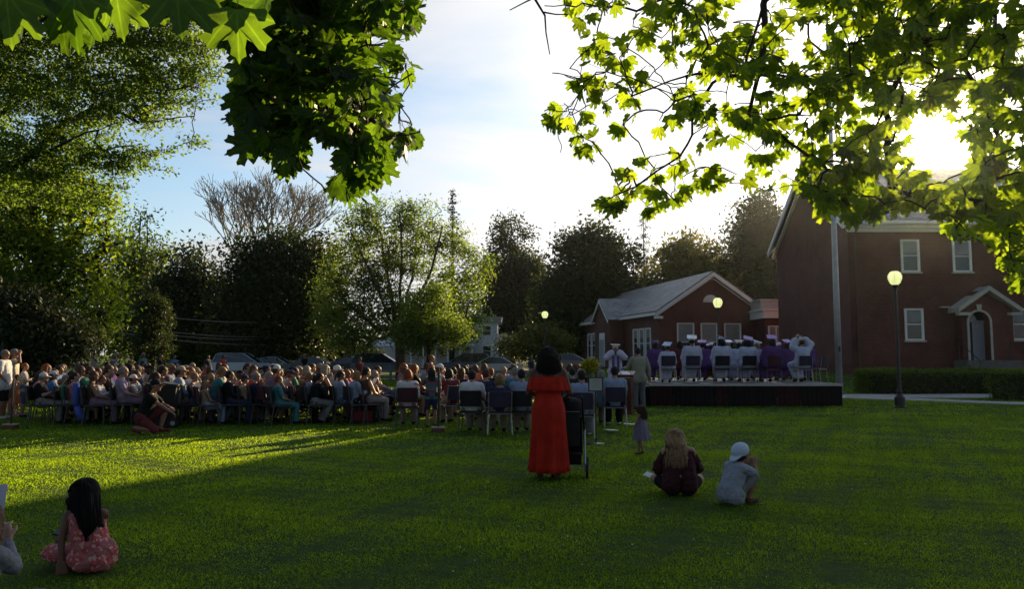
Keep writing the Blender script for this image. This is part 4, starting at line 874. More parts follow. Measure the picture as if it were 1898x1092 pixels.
# slim black pole
E = empty('black_pole', 'slim black speaker pole rising behind the framed sign', 'pole', (W(1104, 600, 24.5).x, 24.5, 0))
p = MB(); p.tube([(0, 0, .03), (0, 0, W(0, 612, 24.5).z)], .032, 8); p.build('pole', BLACK, E)
p = MB(); p.lathe([(.3, 0), (.3, .03), (.05, .05)], n=16); p.build('base', BLACK, E)
# utility pole with wires
def utility():
    d = 49.; x = W(177, 600, d).x; E = empty('utility_pole', 'wooden utility pole with a sunlit street light arm in the left trees', 'utility pole', (x, d, 0)); zt = W(0, 515, d).z
    p = MB(); p.tube([(0, 0, -.1), (0, 0, zt)], [.19, .13], 10); p.build('pole', mat('weathered_wood', (.30, .25, .19), .9, var=.25, vscale=8), E)
    p = MB(); a0 = W(154, 512, d).x-x; p.tube([(0, 0, zt-.5), (a0*.5, 0, zt-.25), (a0, -.05, zt+.05)], .05, 6); p.tube([(-1.0, 0, zt-.15), (.9, 0, zt-.35)], .06, 4); p.build('arm', MATS['weathered_wood'], E)
    p = MB(); p.ell((a0, -.1, zt+.02), (.42, .16, .11)); p.build('luminaire', mat('copper_brown', (.45, .2, .10), .5), E)
    p = MB(); p.tube([(-.45, -.25, zt-1.7), (-.45, -.25, zt-.8)], .2, 10); p.build('transformer', ALU, E)
    x2 = W(600, 600, 66).x-x; 
    for i, (py, py2) in enumerate(((578, 590), (604, 616), (612, 619), (618, 630))):
        z0 = W(0, py-9, d).z; z1 = W(0, py2+6, 66).z; p = MB(); pts = []
        for k in range(25): t = k/24; pts.append((x2*t, 14*t, z0+(z1-z0)*t-1.1*4*t*(1-t)*.5)); 
        p.tube(pts, .022, 4); p.build('wire', mat('wire_sheath', (.22, .20, .17), .5), E)
utility()
# stage
SX0, SX1, SY0, SY1, SZ = X(1204, 23.9), X(1557, 23.9), 23.9, 30.2, .70
E = empty('stage', 'low portable stage with a dark skirt carrying the seated graduates', 'stage', ((SX0+SX1)/2, 27, 0)); cx_ = (SX0+SX1)/2
p = MB(); nb = 6
for i in range(nb):
    a = SX0+(SX1-SX0)*i/nb; b_ = SX0+(SX1-SX0)*(i+1)/nb
    for j in range(3): p.box(a+.006-cx_, b_-.006-cx_, SY0-27+(SY1-SY0)*j/3+.006, SY0-27+(SY1-SY0)*(j+1)/3-.006, SZ-.07, SZ)
p.build('deck', mat('stage_deck', (.20, .18, .16), .35, var=.2, vscale=2, spec=.5), E)
p = MB(); p.box(SX0-.02-cx_, SX1+.02-cx_, SY0-27-.03, SY0-27-.002, SZ-.06, SZ+.006); p.box(SX1+.002-cx_, SX1+.03-cx_, SY0-27, SY1-27, SZ-.06, SZ+.006); p.build('edge_trim', ALU, E)
def skirt(x0, x1, y, m, nm):
    mb = MB(); n = int((x1-x0)/.045); top = []; 
    for k in range(n+1):
        x = x0+(x1-x0)*k/n; yy = y+.022*sin(k*1.9)+.012*sin(k*.7); top.append((x, yy))
    vs = [(x, yy, z) for z in (.012, SZ-.07) for x, yy in top]; vs += [(x, yy+.01, z) for z in (.012, SZ-.07) for x, yy in top]; m1 = n+1
    fs = [(k, k+1, m1+k+1, m1+k) for k in range(n)]+[(2*m1+k, 3*m1+k, 3*m1+k+1, 2*m1+k+1) for k in range(n)]
    mb.add(vs, fs); mb.build(nm, m, E, smooth=True)
SK = mat('black_skirt', (.006, .006, .007), .95); SKR = mat('maroon_skirt', (.020, .006, .008), .95)
for i, (a, b_, r_) in enumerate(((0, .12, 1), (.12, .34, 0), (.34, .40, 1), (.40, .66, 0), (.66, .78, 1), (.78, 1, 0))):
    skirt(SX0+(SX1-SX0)*a+.01-cx_, SX0+(SX1-SX0)*b_-.01-cx_, SY0-27+.01, SKR if r_ else SK, 'skirt')
p = MB(); p.box(SX1-.03-cx_, SX1-.01-cx_, SY0-27+.05, SY1-27, .01, SZ-.075); p.box(SX0+.01-cx_, SX0+.03-cx_, SY0-27+.05, SY1-27, .01, SZ-.075); p.box(SX0+.04-cx_, SX1-.04-cx_, SY1-27-.03, SY1-27-.01, .01, SZ-.075); p.build('side_skirt', SK, E)
E = empty('steps', 'short black steps at the left end of the stage', 'steps', (SX0-.5, 24.6, 0))
p = MB(); p.box(-.42, .10, -.5, .5, .005, .44); p.box(.10, .48, -.5, .5, .005, .60); p.box(-.84, -.423, -.5, .5, .005, .24); p.build('side_panel', SK, E)
p = MB(); p.box(-.86, -.40, -.52, .52, .243, .27); p.box(-.44, .12, -.52, .52, .443, .47); p.box(.08, .49, -.52, .52, .603, .63); p.build('tread', mat('step_tread', (.22, .21, .20), .5), E)

# lectern
WOOD = mat('dark_red_wood', (.085, .025, .016), .35, var=.25, vscale=7, spec=.5)
lx, ly = X(1160, 20.6), 20.6
E = empty('lectern', 'dark red wooden lectern in front of the man in the tan suit', 'lectern', (lx, ly, 0), R(-20)); E.scale = (.72, .8, 1)
p = MB(); p.box(-.22, .22, -.2, .2, .04, 1.0); p.build('body', WOOD, E); p = MB(); p.box(-.27, .27, -.24, .24, .005, .04); p.build('base', WOOD, E)
p = MB(); p.obox((0, 0, 1.09), (.30, .26, .02), (R(14), 0, 0)); p.obox((0, -.245, 1.055), (.30, .012, .03), (R(14), 0, 0)); p.build('top', WOOD, E)
p = MB(); p.box(-.17, .17, -.205, -.2005, .15, .9); p.build('front_panel', mat('lectern_panel', (.06, .018, .012), .4), E)
p = MB(); p.tube([(.12, .1, 1.1), (.13, .12, 1.3), (.1, .0, 1.45), (.08, -.06, 1.47)], .008, 6); p.cap((.08, -.06, 1.47), .02, (.07, -.12, 1.47), .02); p.build('microphone', BLACK, E)
o_ = MB(); o_.obox((0, 0, 0), (.11, .15, .003), (R(14), 0, 0)); q = o_.build('paper', mat('paper', (.78, .78, .76), .8)); q.location = (lx-.02, ly, 1.118); q['label'] = 'white sheets lying on the lectern top'; q['category'] = 'paper'
# flowers
fx = X(1093, 24.2); E = empty('flower_arrangement', 'bunch of yellow flowers in a vase left of the lectern', 'flowers', (fx, 24.2, .78))
p = MB(); p.lathe([(.07, 0), (.10, .08), (.11, .18), (.06, .24), (.08, .28)], n=14); p.build('vase', mat('vase_green', (.05, .07, .05), .3), E, smooth=True)
C = rng.normal(0, 1, (110, 3)); C /= np.linalg.norm(C, axis=1, keepdims=True); C = C*rng.uniform(.5, 1, (110, 1))*np.array([.26, .24, .25])+[0, 0, .5]
link('bloom', leaf_cards('bloom', C[:70], 14, .025, .06, leafy('petal_yellow', (.55, .42, .03), (.6, .5, .05), .4), asp=.8), E)
link('leaves', leaf_cards('leaves', C[70:]*[1.05, 1.05, 1], 12, .06, .09, LMat('bright')), E)
E = empty('table', 'small dark covered table carrying the yellow flowers', 'table', (fx, 24.2, 0))
p = MB(); p.box(-.45, .45, -.3, .3, .74, .775); p.build('table_top', WOOD, E)
for a in (-.4, .4):
    for b_ in (-.25, .25): p = MB(); p.box(a-.025, a+.025, b_-.025, b_+.025, .003, .738); p.build('leg', WOOD, E)
# framed sign on a pole
def sign_stand():
    d = 13.8; x = X(1103, d); E = empty('sign_stand', 'framed notice on a slim black pole behind the red dress', 'sign', (x, d, 0))
    p = MB(); p.tube([(0, 0, .03), (0, 0, .96)], .014, 8); p.build('pole', BLACK, E); p = MB(); p.lathe([(.16, .003), (.16, .02), (.03, .035)], n=18); p.build('base', BLACK, E)
    f = MB(); f.box(-.135, .135, -.012, .012, .945, .965); f.box(-.135, .135, -.012, .012, 1.185, 1.205); f.box(-.135, -.115, -.012, .012, .965, 1.185); f.box(.115, .135, -.012, .012, .965, 1.185); f.build('frame', BLACK, E)
    f = MB(); f.box(-.115, .115, -.004, .004, .965, 1.185); pn = f.build('notice', mat('notice_paper', (.42, .44, .42), .7), E)
    f = MB()
    for k in range(8): w_ = .08*(.6+.4*abs(sin(k*2.3))); f.box(-w_, w_, -.0062, -.0042, 1.155-k*.022, 1.161-k*.022)
    f.build('text_lines', mat('faint_ink', (.2, .21, .21), .8), pn)
sign_stand()
def pole_stand(label, px, d, h, bw):
    x = X(px, d); E = empty('pole_stand', label, 'pole', (x, d, 0)); p = MB(); p.tube([(0, 0, .05), (0, 0, h)], .022, 8); p.build('pole', BLACK, E)
    p = MB(); p.box(-bw, bw, -bw*.8, bw*.8, .003, .09); p.build('base', WOOD, E); p = MB(); p.box(-bw-.01, bw+.01, -bw*.8-.01, bw*.8+.01, .093, .115); p.build('base_lid', mat('tan_wood', (.35, .26, .2), .7), E)
pole_stand('dark pole on a square wooden base near the girl with dark hair', 814, 15.9, 1.35, .13)
pole_stand('dark pole on a low base at the far left beside the standing man', 30, 16.6, 1.05, .12)
# wheeled bin
def bin_():
    d = 17.; x = X(309, d); E = empty('wheeled_bin', 'black wheeled rubbish bin beside the crouching man', 'bin', (x, d, 0), R(-75)); m = mat('black_plastic', (.010, .011, .012), .45)
    p = MB(); a = (.20, .22); b_ = (.27, .29)
    p.add([(-a[0], -a[1], .06), (a[0], -a[1], .06), (a[0], a[1], .06), (-a[0], a[1], .06), (-b_[0], -b_[1], .92), (b_[0], -b_[1], .92), (b_[0], b_[1], .92), (-b_[0], b_[1], .92)], [(0, 3, 2, 1), (4, 5, 6, 7), (0, 1, 5, 4), (1, 2, 6, 5), (2, 3, 7, 6), (3, 0, 4, 7)]); p.build('body', m, E)
    p = MB(); p.prism([(-.34, .925), (.33, .925), (.33, .95), (.0, 1.0), (-.34, .97)], -.31, .31, 'x'); p.build('lid', m, E)
    p = MB(); p.tube([(-.25, .31, .9), (-.25, .40, .93), (.25, .40, .93), (.25, .31, .9)], .014, 6); p.build('handle', m, E)
    for s_ in (-1, 1):
        p = MB(); p.tube([(s_*.24, .24, .11), (s_*.29, .24, .11)], .108, 16); w_ = p.build('wheel', m, E); p = MB(); p.tube([(s_*.291, .24, .11), (s_*.296, .24, .11)], .05, 12); p.build('hub', ALU, w_)
bin_()
for px, py, r_ in ((1133, 803, .4), (1167, 791, -.2)):
    g = G(px, py); o_ = MB(); o_.obox((0, 0, .0), (.13, .10, .002), (0, R(3), r_)); q = o_.build('programme', MATS['paper']); q.location = (g.x, g.y, tz(g.x, g.y)+.055); q['category'] = 'paper'
    q['label'] = 'white folded programme dropped on the grass, '+('nearer the camera' if py > 800 else 'farther one near the toddler')

for i, (px, dd, r_) in enumerate(((1253, 24.05, .3), (1303, 24.1, -.4), (1346, 24.2, .9), (1415, 24.1, .1))):
    o_ = MB(); o_.obox((0, 0, .0), (.13, .09, .003), (0, R(2), r_)); q = o_.build('programme', MATS['paper']); q.location = (X(px, dd), dd, SZ+.012); q['category'] = 'paper'; q['label'] = 'white sheet lying on the stage front edge, %s from left' % ('first', 'second', 'third', 'fourth')[i]
# cars
def car(label, pxc, d, kind='sedan', col=(.3, .33, .36), flip=1, L=4.6):
    x = X(pxc, d); E = empty('parked_car', label, 'car', (x, d, tz(x, d)*(abs(x) < 60)+.02), 0 if flip > 0 else pi, group='cars parked along the road'); h = L/2
    paint = mat('car_paint_%d_%d_%d' % tuple(int(c*99) for c in col), col, .25, spec=.6, coat=.6)
    if kind == 'suv': body = [(-h, .35), (-h, .95), (-h+.1, 1.05), (h-1.35, 1.06), (h-.2, .92), (h, .7), (h, .35)]; gl = [(-h+.05, 1.052), (-h+.32, 1.66), (-h+.6, 1.72), (h-2.3, 1.70), (h-1.25, 1.052)]
    else: body = [(-h, .35), (-h, .82), (-h+.12, .93), (-h+1., .97), (h-1.3, .95), (h-.25, .80), (h, .6), (h, .35)]; gl = [(-h+.75, .962), (-h+1.45, 1.36), (-h+1.9, 1.44), (h-2.1, 1.43), (h-1.2, .955)]
    # wheel arches cut into the body outline
    def arches(b):
        out_ = list(b)
        for wx in (h-.85, -h+.85):
            out_ += [(wx+.4*cos(t), .35+.36*sin(t)) for t in np.linspace(0, pi, 7)]
        return out_
    hw = .88
    def hull(poly, hw0, hw1, z0, z1):
        mb = MB(); n = len(poly); f = lambda z: hw0+(hw1-hw0)*min(1, max(0, (z-z0)/(z1-z0)))
        vs = [(px_, -f(z), z) for px_, z in poly]+[(px_, f(z), z) for px_, z in poly]
        return mb.add(vs, [tuple(range(n)), tuple(reversed(range(n, 2*n)))]+[(i, i+n, (i+1) % n+n, (i+1) % n) for i in range(n)])
    b = hull(arches(body), hw, hw-.07, .35, 1.05); b.build('body', paint, E)
    g = hull(gl, hw-.09, hw-.28, .95, 1.6); g.build('glass', mat('car_glass', (.015, .02, .03), .06, spec=.9), E)
    r = MB(); gz_ = gl
    rp = [gz_[1], gz_[2], gz_[3]]; rp2 = [(a, z+.035) for a, z in reversed(rp)]; n0 = hull([(a, z+.003) for a, z in rp]+rp2, hw-.235, hw-.26, 1.3, 1.7)
    for a_, b_ in ((gz_[0], gz_[1]), (gz_[4], gz_[3])):
        for s_ in (-1, 1):
            ha = hw-.09+.006; hb = hw-.235; n0.tube([(a_[0], s_*ha, a_[1]), (b_[0], s_*hb, b_[1]+.01)], .035, 5)
    n0.build('roof', paint, E)
    for wx in (h-.85, -h+.85):
        for s_ in (-1, 1):
            w = MB(); w.tube([(wx, s_*(hw-.2), .33), (wx, s_*hw, .33)], .33, 18); wo = w.build('wheel', mat('tyre', (.012, .012, .012), .9), E); w = MB(); w.tube([(wx, s_*(hw+.002), .33), (wx, s_*(hw+.012), .33)], .2, 14); w.build('rim', ALU, wo)
    for s_ in (-1, 1):
        l_ = MB(); l_.obox((h-.03, s_*.62, .66), (.04, .16, .07)); l_.build('headlight', mat('headlight', (.7, .7, .7), .1), E); l_ = MB(); l_.obox((-h+.0, s_*.66, .80), (.03, .13, .08)); l_.build('tail_light', mat('tail_light', (.35, .01, .01), .2), E)
        l_ = MB(); l_.ell((h-1.45, s_*(hw+.04), 1.02), (.06, .09, .07)); l_.build('mirror', paint, E)
car('silver blue estate car, leftmost of the parked row', 458, 56.5, 'suv', (.30, .38, .46))
car('pale sedan parked just right of the silver estate car', 512, 58.6, 'sedan', (.34, .44, .46))
car('small dark car seen between heads left of the garage', 585, 57.5, 'sedan', (.05, .06, .08))
car('dark blue car with gleaming windscreen parked before the garage', 712, 56.5, 'suv', (.05, .08, .14))
car('dark pickup coloured blue grey parked below the white house windows', 858, 60.5, 'suv', (.09, .12, .17), -1)
car('silver sedan with arched roof right of the white house porch', 912, 57.5, 'sedan', (.34, .36, .38), -1)
car('black car parked behind the woman with dark curls', 1056, 58.5, 'sedan', (.02, .02, .024))
car('dark car parked left of the silver estate behind the standing crowd', 645, 58.5, 'sedan', (.04, .04, .05), -1)
# low rail before the road
E = empty('guard_rail', 'long low pale rail between the crowd and the parked cars', 'fence', (-12, 49.5, 0)); p = MB(); p.box(-9, 14, -.04, .04, .50, .62); p.build('rail', mat('rail_wood', (.16, .17, .13), .8), E)
for i in range(8): p = MB(); p.box(-8.8+i*3.2, -8.65+i*3.2, .045, .16, -.1, .60); p.build('post', MATS['rail_wood'], E)

# ------------------------------------------------------------------ chairs
def chair_proto(col, mname):
    """stacking chair, sitter faces +y, origin on the ground under the seat centre"""
    f = mat(mname, col, .8, var=.12); M_ = {}
    s = MB(); s.box(-.22, .22, -.20, .22, .425, .465); M_['seat'] = (s, f)
    s = MB(); n = 7; vs = []
    for k in range(n):
        x = -.22+.44*k/(n-1); c = -.035*(1-(2*k/(n-1)-1)**2)
        for (y, z) in ((-.235+c, .56), (-.275+c, .88), (-.25+c, .885), (-.205+c, .56)): vs.append((x, y, z))
    fs = [(4*k+j, 4*k+(j+1) % 4, 4*k+4+(j+1) % 4, 4*k+4+j) for k in range(n-1) for j in range(4)]+[(0, 3, 2, 1), (4*n-4, 4*n-3, 4*n-2, 4*n-1)]; s.add(vs, fs); M_['backrest'] = (s, f)
    s = MB(); s.tube([(-.235, .20, .44), (-.235, -.22, .44), (-.235, -.24, .50), (-.235, -.30, .86)], .0125, 6); s.tube([(.235, .20, .44), (.235, -.22, .44), (.235, -.24, .50), (.235, -.30, .86)], .0125, 6); s.tube([(-.235, -.20, .42), (.235, -.20, .42)], .010, 6); M_['frame'] = (s, CHROME)
    legs = []
    for sx in (-1, 1):
        for sy in (-1, 1): s = MB(); s.tube([(sx*.235, sy*.18, .43), (sx*.25, sy*(.20 if sy > 0 else .24), .004)], .0125, 6); legs.append(s)
    return M_, legs
CH = {}
def chair(x, y, rz, label, key='purple', z=None, scale=1.0):
    cols = {'purple': ((.035, .028, .055), 'chair_fabric_purple'), 'maroon': ((.06, .018, .03), 'chair_fabric_maroon'), 'black': ((.014, .014, .018), 'chair_fabric_black'), 'dim': ((.02, .018, .03), 'chair_fabric_dim')}
    z = (tz(x, y) if z is None else z)
    if key not in CH:
        E = empty('stacking_chair', label, 'chair', (x, y, z), rz, group='stacking chairs'); M_, legs = chair_proto(*cols[key]); lm_ = CHROME if key == 'purple' else mat('dark_chair_metal', (.07, .07, .072), .45, metal=.5)
        for nm, (s, m) in M_.items(): s.build(nm, lm_ if m is CHROME else m, E)
        for s in legs: s.build('leg', lm_, E)
        CH[key] = E; return E
    return copy_thing(CH[key], label, (x, y, z), rz)
# ------------------------------------------------------------------ people
def remesh(mb, name, vox=.011, smooth=2, deci=None, disp=None):
    me = mb.mesh(name); o = bpy.data.objects.new('tmp', me); COL.objects.link(o)
    r = o.modifiers.new('r', 'REMESH'); r.mode = 'VOXEL'; r.voxel_size = vox; r.use_smooth_shade = True
    if smooth: s = o.modifiers.new('s', 'SMOOTH'); s.factor = .5; s.iterations = smooth
    if disp:
        tx = bpy.data.textures.new('t', 'CLOUDS'); tx.noise_scale = disp[1]; dm = o.modifiers.new('d', 'DISPLACE'); dm.texture = tx; dm.strength = disp[0]; dm.mid_level = .5; dm.texture_coords = 'LOCAL'
    if deci: d = o.modifiers.new('c', 'DECIMATE'); d.ratio = deci
    dg = bpy.context.evaluated_depsgraph_get(); ev = o.evaluated_get(dg); m2 = bpy.data.meshes.new_from_object(ev, preserve_all_data_layers=False, depsgraph=dg)
    bpy.data.objects.remove(o); m2.name = name; m2.polygons.foreach_set('use_smooth', [True]*len(m2.polygons)); return m2
V3 = lambda *a: Vector(a)
def mirror(p): return Vector((-p[0], p[1], p[2]))
def J_seated(lean=-.05, headf=0., arm='lap', legs='down', wide=1.):
    J = dict(pel=V3(0, -.02, .55), bel=V3(0, -.02+lean*.4, .70), chs=V3(0, -.03+lean, .86), nek=V3(0, -.02+lean*1.1, 1.02), hed=V3(0, .02+lean*1.1+headf, 1.165-abs(headf)*.3))
    for s, k in ((-1, 'L'), (1, 'R')):
        J['hip'+k] = V3(s*.09, .0, .53); J['kne'+k] = V3(s*.12*wide, .43, .50); J['ank'+k] = V3(s*.12*wide, .42, .09); J['toe'+k] = V3(s*.13*wide, .57, .035)
        J['sho'+k] = V3(s*.175, -.02+lean, .955)
        if arm == 'lap': J['elb'+k] = V3(s*.225, .07+lean*.5, .70); J['wri'+k] = V3(s*.09, .27, .62)
        elif arm == 'knee': J['elb'+k] = V3(s*.21, .17+lean, .70); J['wri'+k] = V3(s*.10, .38, .66)
        elif arm == 'read': J['elb'+k] = V3(s*.21, .10+lean, .72); J['wri'+k] = V3(s*.10, .33, .83)
        elif arm == 'cross': J['elb'+k] = V3(s*.20, .07+lean, .74); J['wri'+k] = V3(-s*.06, .16+lean, .80+s*.02)
        elif arm == 'cap': J['elb'+k] = V3(s*.30, .05+lean, 1.10) if k == 'R' else V3(s*.26, .02, 1.02); J['wri'+k] = V3(s*.11, .10+lean, 1.30)
    if legs == 'cross': J['kneR'] = V3(.05, .44, .60); J['ankR'] = V3(-.10, .60, .34); J['toeR'] = V3(-.12, .73, .28)
    if legs == 'tuck':
        for s, k in ((-1, 'L'), (1, 'R')): J['ank'+k] = V3(s*.10, .22, .10); J['toe'+k] = V3(s*.10, .34, .035)
    return J
def J_stand(arm='side'):
    J = dict(pel=V3(0, 0, .95), bel=V3(0, 0, 1.10), chs=V3(0, -.01, 1.27), nek=V3(0, -.01, 1.46), hed=V3(0, .01, 1.61))
    for s, k in ((-1, 'L'), (1, 'R')):
        J['hip'+k] = V3(s*.09, 0, .92); J['kne'+k] = V3(s*.10, .02, .50); J['ank'+k] = V3(s*.11, -.02, .09); J['toe'+k] = V3(s*.13, .14, .035); J['sho'+k] = V3(s*.185, -.01, 1.40)
        J['elb'+k] = V3(s*.25, -.02, 1.13); J['wri'+k] = V3(s*.25, .07, .89)
    return J
def hand(mb, w, elb, n=None, curl=.5, s=1., side=1):
    """w wrist; hand runs on from the forearm; five fingers"""
    d = (w-elb).normalized(); n = Vector(n) if n is not None else Vector((0, 0, -1)); n = (n-d*n.dot(d)); n = n.normalized() if n.length > .01 else Vector((1, 0, 0)); b = d.cross(n)*side
    for i in range(4):
        off = (i-1.5)*.022*s; k = w+d*.082*s+b*off; mb.cap(w+b*off*.6+d*.01, .017*s, k, .0125*s, 7)
        L = (.038, .044, .041, .032)[i]*s; c1 = curl*.7; c2 = curl*1.7; p1 = k+(d*cos(c1)+n*sin(c1)+b*off*1.2)*L; p2 = p1+(d*cos(c2)+n*sin(c2))*L*.8
        mb.cap(k, .0095*s, p1, .0088*s, 6); mb.cap(p1, .0088*s, p2, .0075*s, 6)
    t0 = w+d*.025*s-b*.028*s; t1 = t0+(d*.7-b*.6+n*.35).normalized()*.042*s; mb.cap(t0, .013*s, t1, .0105*s, 6); mb.cap(t1, .0105*s, t1+(d*.9-b*.1+n*.4).normalized()*.03*s, .0088*s, 6)
def body_mb(J, f=1., child=1., hn=None, curl=.6, lookz=0, headr=1., face_dir=None):
    mb = MB(); q = f
    for k in 'LR':
        mb.cap(J['hip'+k], .105*q, J['bel'].lerp(J['hip'+k], .35), .10*q); mb.cap(J['bel'].lerp(J['hip'+k], .4), .10*q, J['chs'].lerp(J['sho'+k], .38), .105*q)
        mb.cap(J['chs'].lerp(J['sho'+k], .4), .10*q, J['sho'+k].lerp(J['nek'], .12)-V3(0, 0, .01), .058*q)
        mb.cap(J['nek']-V3(0, 0, .02), .05, J['sho'+k].lerp(J['nek'], .1), .05*q)
        mb.cap(J['sho'+k], .053*q, J['elb'+k], .040*q); mb.cap(J['elb'+k], .040*q, J['wri'+k], .025*q)
        mb.cap(J['hip'+k], .092*q, J['kne'+k], .058*q); mb.cap(J['kne'+k], .056*q, J['kne'+k].lerp(J['ank'+k], .35), .056*q); mb.cap(J['kne'+k].lerp(J['ank'+k], .35), .056*q, J['ank'+k], .034*q)
        mb.cap(J['ank'+k]-V3(0, 0, .02), .036, J['toe'+k], .028); mb.cap(J['ank'+k]-V3(0, 0, .03), .034, J['ank'+k], .034)
        hand(mb, J['wri'+k], J['elb'+k], (hn or {}).get(k), curl, 1, 1 if k == 'R' else -1)
    mb.cap(J['nek']-V3(0, 0, .04), .058, J['hed']-V3(0, .015, .06), .050)
    h = J['hed']; F = (face_dir or V3(0, 1, 0)).normalized(); S = F.cross(V3(0, 0, 1)).normalized(); U = S.cross(F); r = headr
    rot = Matrix((S, F, U)).transposed().to_euler()
    mb.ell(h+U*.025*r, (.076*r, .094*r, .092*r), rot, 16, 12); mb.ell(h+F*.03*r-U*.045*r, (.058*r, .062*r, .068*r), rot); mb.cap(h+F*.062*r-U*.088*r, .022*r, h+F*.06*r-U*.085*r, .022*r)
    mb.cap(h+F*.088*r+U*.012*r, .009*r, h+F*.106*r-U*.022*r, .0135*r, 7); mb.ell(h+F*.075*r+U*.034*r, (.052*r, .022*r, .011*r), rot)
    mb.cap(h+F*.083*r-U*.05*r-S*.016*r, .010*r, h+F*.083*r-U*.05*r+S*.016*r, .010*r, 6)
    for s in (-1, 1): mb.ell(h+S*s*.078*r-U*.005*r-F*.005*r, (.012*r, .020*r, .032*r), rot)
    return mb
def eyes_mb(h, F=None, r=1.):
    F = (F or V3(0, 1, 0)).normalized(); S = F.cross(V3(0, 0, 1)).normalized(); mb = MB()
    for s in (-1, 1): mb.ell(h+F*.081*r+S*s*.031*r+V3(0, 0, .012*r), (.012*r, .008*r, .007*r), (0, 0, atan2(-F.x, F.y)), 8, 6)
    return mb
def shirt_mb(J, f=1., sleeve='short', hem=0., t=.016, loose=0.):
    mb = MB(); q = f; mb.cap(J['pel']+V3(0, 0, .0), .125*q+t, J['chs'], .112*q+t)
    for k in 'LR':
        mb.cap(J['hip'+k]+V3(0, 0, .02-hem), .105*q+t+loose, J['bel'].lerp(J['hip'+k], .35), .10*q+t+loose); mb.cap(J['bel'].lerp(J['hip'+k], .4), .10*q+t+loose, J['chs'].lerp(J['sho'+k], .38), .105*q+t)
        mb.cap(J['chs'].lerp(J['sho'+k], .4), .10*q+t, J['sho'+k].lerp(J['nek'], .12)-V3(0, 0, .01), .058*q+t)
        mb.cap(J['nek']-V3(0, 0, .055), .05+t*.6, J['sho'+k].lerp(J['nek'], .1), .05*q+t)
        if sleeve == 'short': e = J['sho'+k].lerp(J['elb'+k], .62); mb.cap(J['sho'+k], .053*q+t, e, .047*q+t*1.2)
        elif sleeve == 'long': mb.cap(J['sho'+k], .053*q+t, J['elb'+k], .040*q+t); mb.cap(J['elb'+k], .040*q+t, J['elb'+k].lerp(J['wri'+k], .93), .027*q+t*.8)
        elif sleeve == 'gown': mb.cap(J['sho'+k], .053*q+t, J['elb'+k], .06*q+t); mb.cap(J['elb'+k], .06*q+t, J['elb'+k].lerp(J['wri'+k], .75)-V3(0, 0, .05), .085*q+t)
    return mb
def trouser_mb(J, f=1., to=1., t=.015, tl=.02):
    mb = MB(); q = f
    for k in 'LR':
        mb.cap(J['hip'+k]+V3(0, 0, .03), .108*q+t, J['hip'+k], .105*q+t); a = J['kne'+k]
        if to >= .5: mb.cap(J['hip'+k], .094*q+t, a, .060*q+t)
        else: mb.cap(J['hip'+k], .094*q+t, J['hip'+k].lerp(a, to*1.8), .068*q+t)
        if to >= .5: e = a.lerp(J['ank'+k], (to-.5)*1.9); mb.cap(a, .060*q+t, e, .046*q+tl)
    return mb
def skirt_mb(J, f=1., to=.5, t=.02):
    mb = trouser_mb(J, f, to, t)
    for u in (.2, .4, .6, .8, 1.): a = J['hipL'].lerp(J['kneL'], min(u, to*1.9)); b = J['hipR'].lerp(J['kneR'], min(u, to*1.9)); mb.cap(a, .08, b, .08)
    if to > .6:
        for u in (.25, .5, .75, 1.): v = u*(to-.5)*1.9; a = J['kneL'].lerp(J['ankL'], v); b = J['kneR'].lerp(J['ankR'], v); mb.cap(a, .075, b, .075)
    return mb
def shoes_mb(J, ks='LR'):
    mb = MB()
    for k in ks: mb.cap(J['ank'+k]-V3(0, .01, .035), .044, J['toe'+k]+V3(0, 0, .004), .036); mb.cap(J['ank'+k]-V3(0, .0, .02), .043, J['ank'+k]-V3(0, 0, .04), .045)
    return mb
def hair_mb(kind, r=1.):
    """in head space: origin at head centre, face +y"""
    mb = MB()
    mb.ell((0, -.018*r, .040*r), (.086*r, .096*r, .092*r), (0, 0, 0), 16, 10)
    if kind == 'short': mb.ell((0, -.045*r, .0), (.078*r, .065*r, .075*r))
    if kind == 'bob':
        mb.ell((0, -.04*r, -.02*r), (.095*r, .075*r, .105*r))
        for s in (-1, 1): mb.cap((s*.078*r, .0, .03*r), .03*r, (s*.085*r, -.01*r, -.09*r), .032*r)
    if kind == 'long':
        mb.ell((0, -.045*r, -.03*r), (.09*r, .068*r, .11*r))
        for s in (-1, -.4, .4, 1): mb.cap((s*.07*r, -.04*r, .02*r), .035*r, (s*.08*r, -.085*r, -.26*r), .03*r)
    if kind == 'pony': mb.ell((0, -.05*r, .0), (.075*r, .06*r, .07*r)); mb.cap((0, -.11*r, .03*r), .03*r, (0, -.15*r, -.12*r), .022*r)
    if kind == 'bun': mb.ell((0, -.05*r, .0), (.075*r, .06*r, .07*r)); mb.ell((0, -.09*r, .10*r), (.042*r, .042*r, .04*r))
    return mb
def cap_mb(back=False, r=1.):
    mb = MB(); s = -1 if back else 1
    mb.ell((0, -.012*r, .062*r), (.092*r, .102*r, .080*r), (0, 0, 0), 18, 12)
    mb.ell((0, s*.095*r, .030*r), (.072*r, .085*r, .011*r), (s*-.22, 0, 0), 16, 8)
    return mb
PRIM = {}
def placeholder(me): 
    if not me.materials: me.materials.append(None)
    return me
POSES = {'lap': J_seated(-.05), 'back': J_seated(-.09, .0, 'lap', 'cross'), 'knee': J_seated(.10, .03, 'knee', 'tuck'), 'read': J_seated(-.02, .03, 'read'), 'cross': J_seated(-.06, 0, 'cross', 'cross'), 'cap': J_seated(-.03, 0, 'cap', 'tuck')}
for nm_, lift in (('stand', 0), ('stand_photo', 1)):
    POSES[nm_] = J_ = J_stand()
    if lift: J_['elbR'] = V3(.27, .14, 1.34); J_['wriR'] = V3(.08, .26, 1.60); J_['elbL'] = V3(-.26, .14, 1.32); J_['wriL'] = V3(-.07, .26, 1.58)
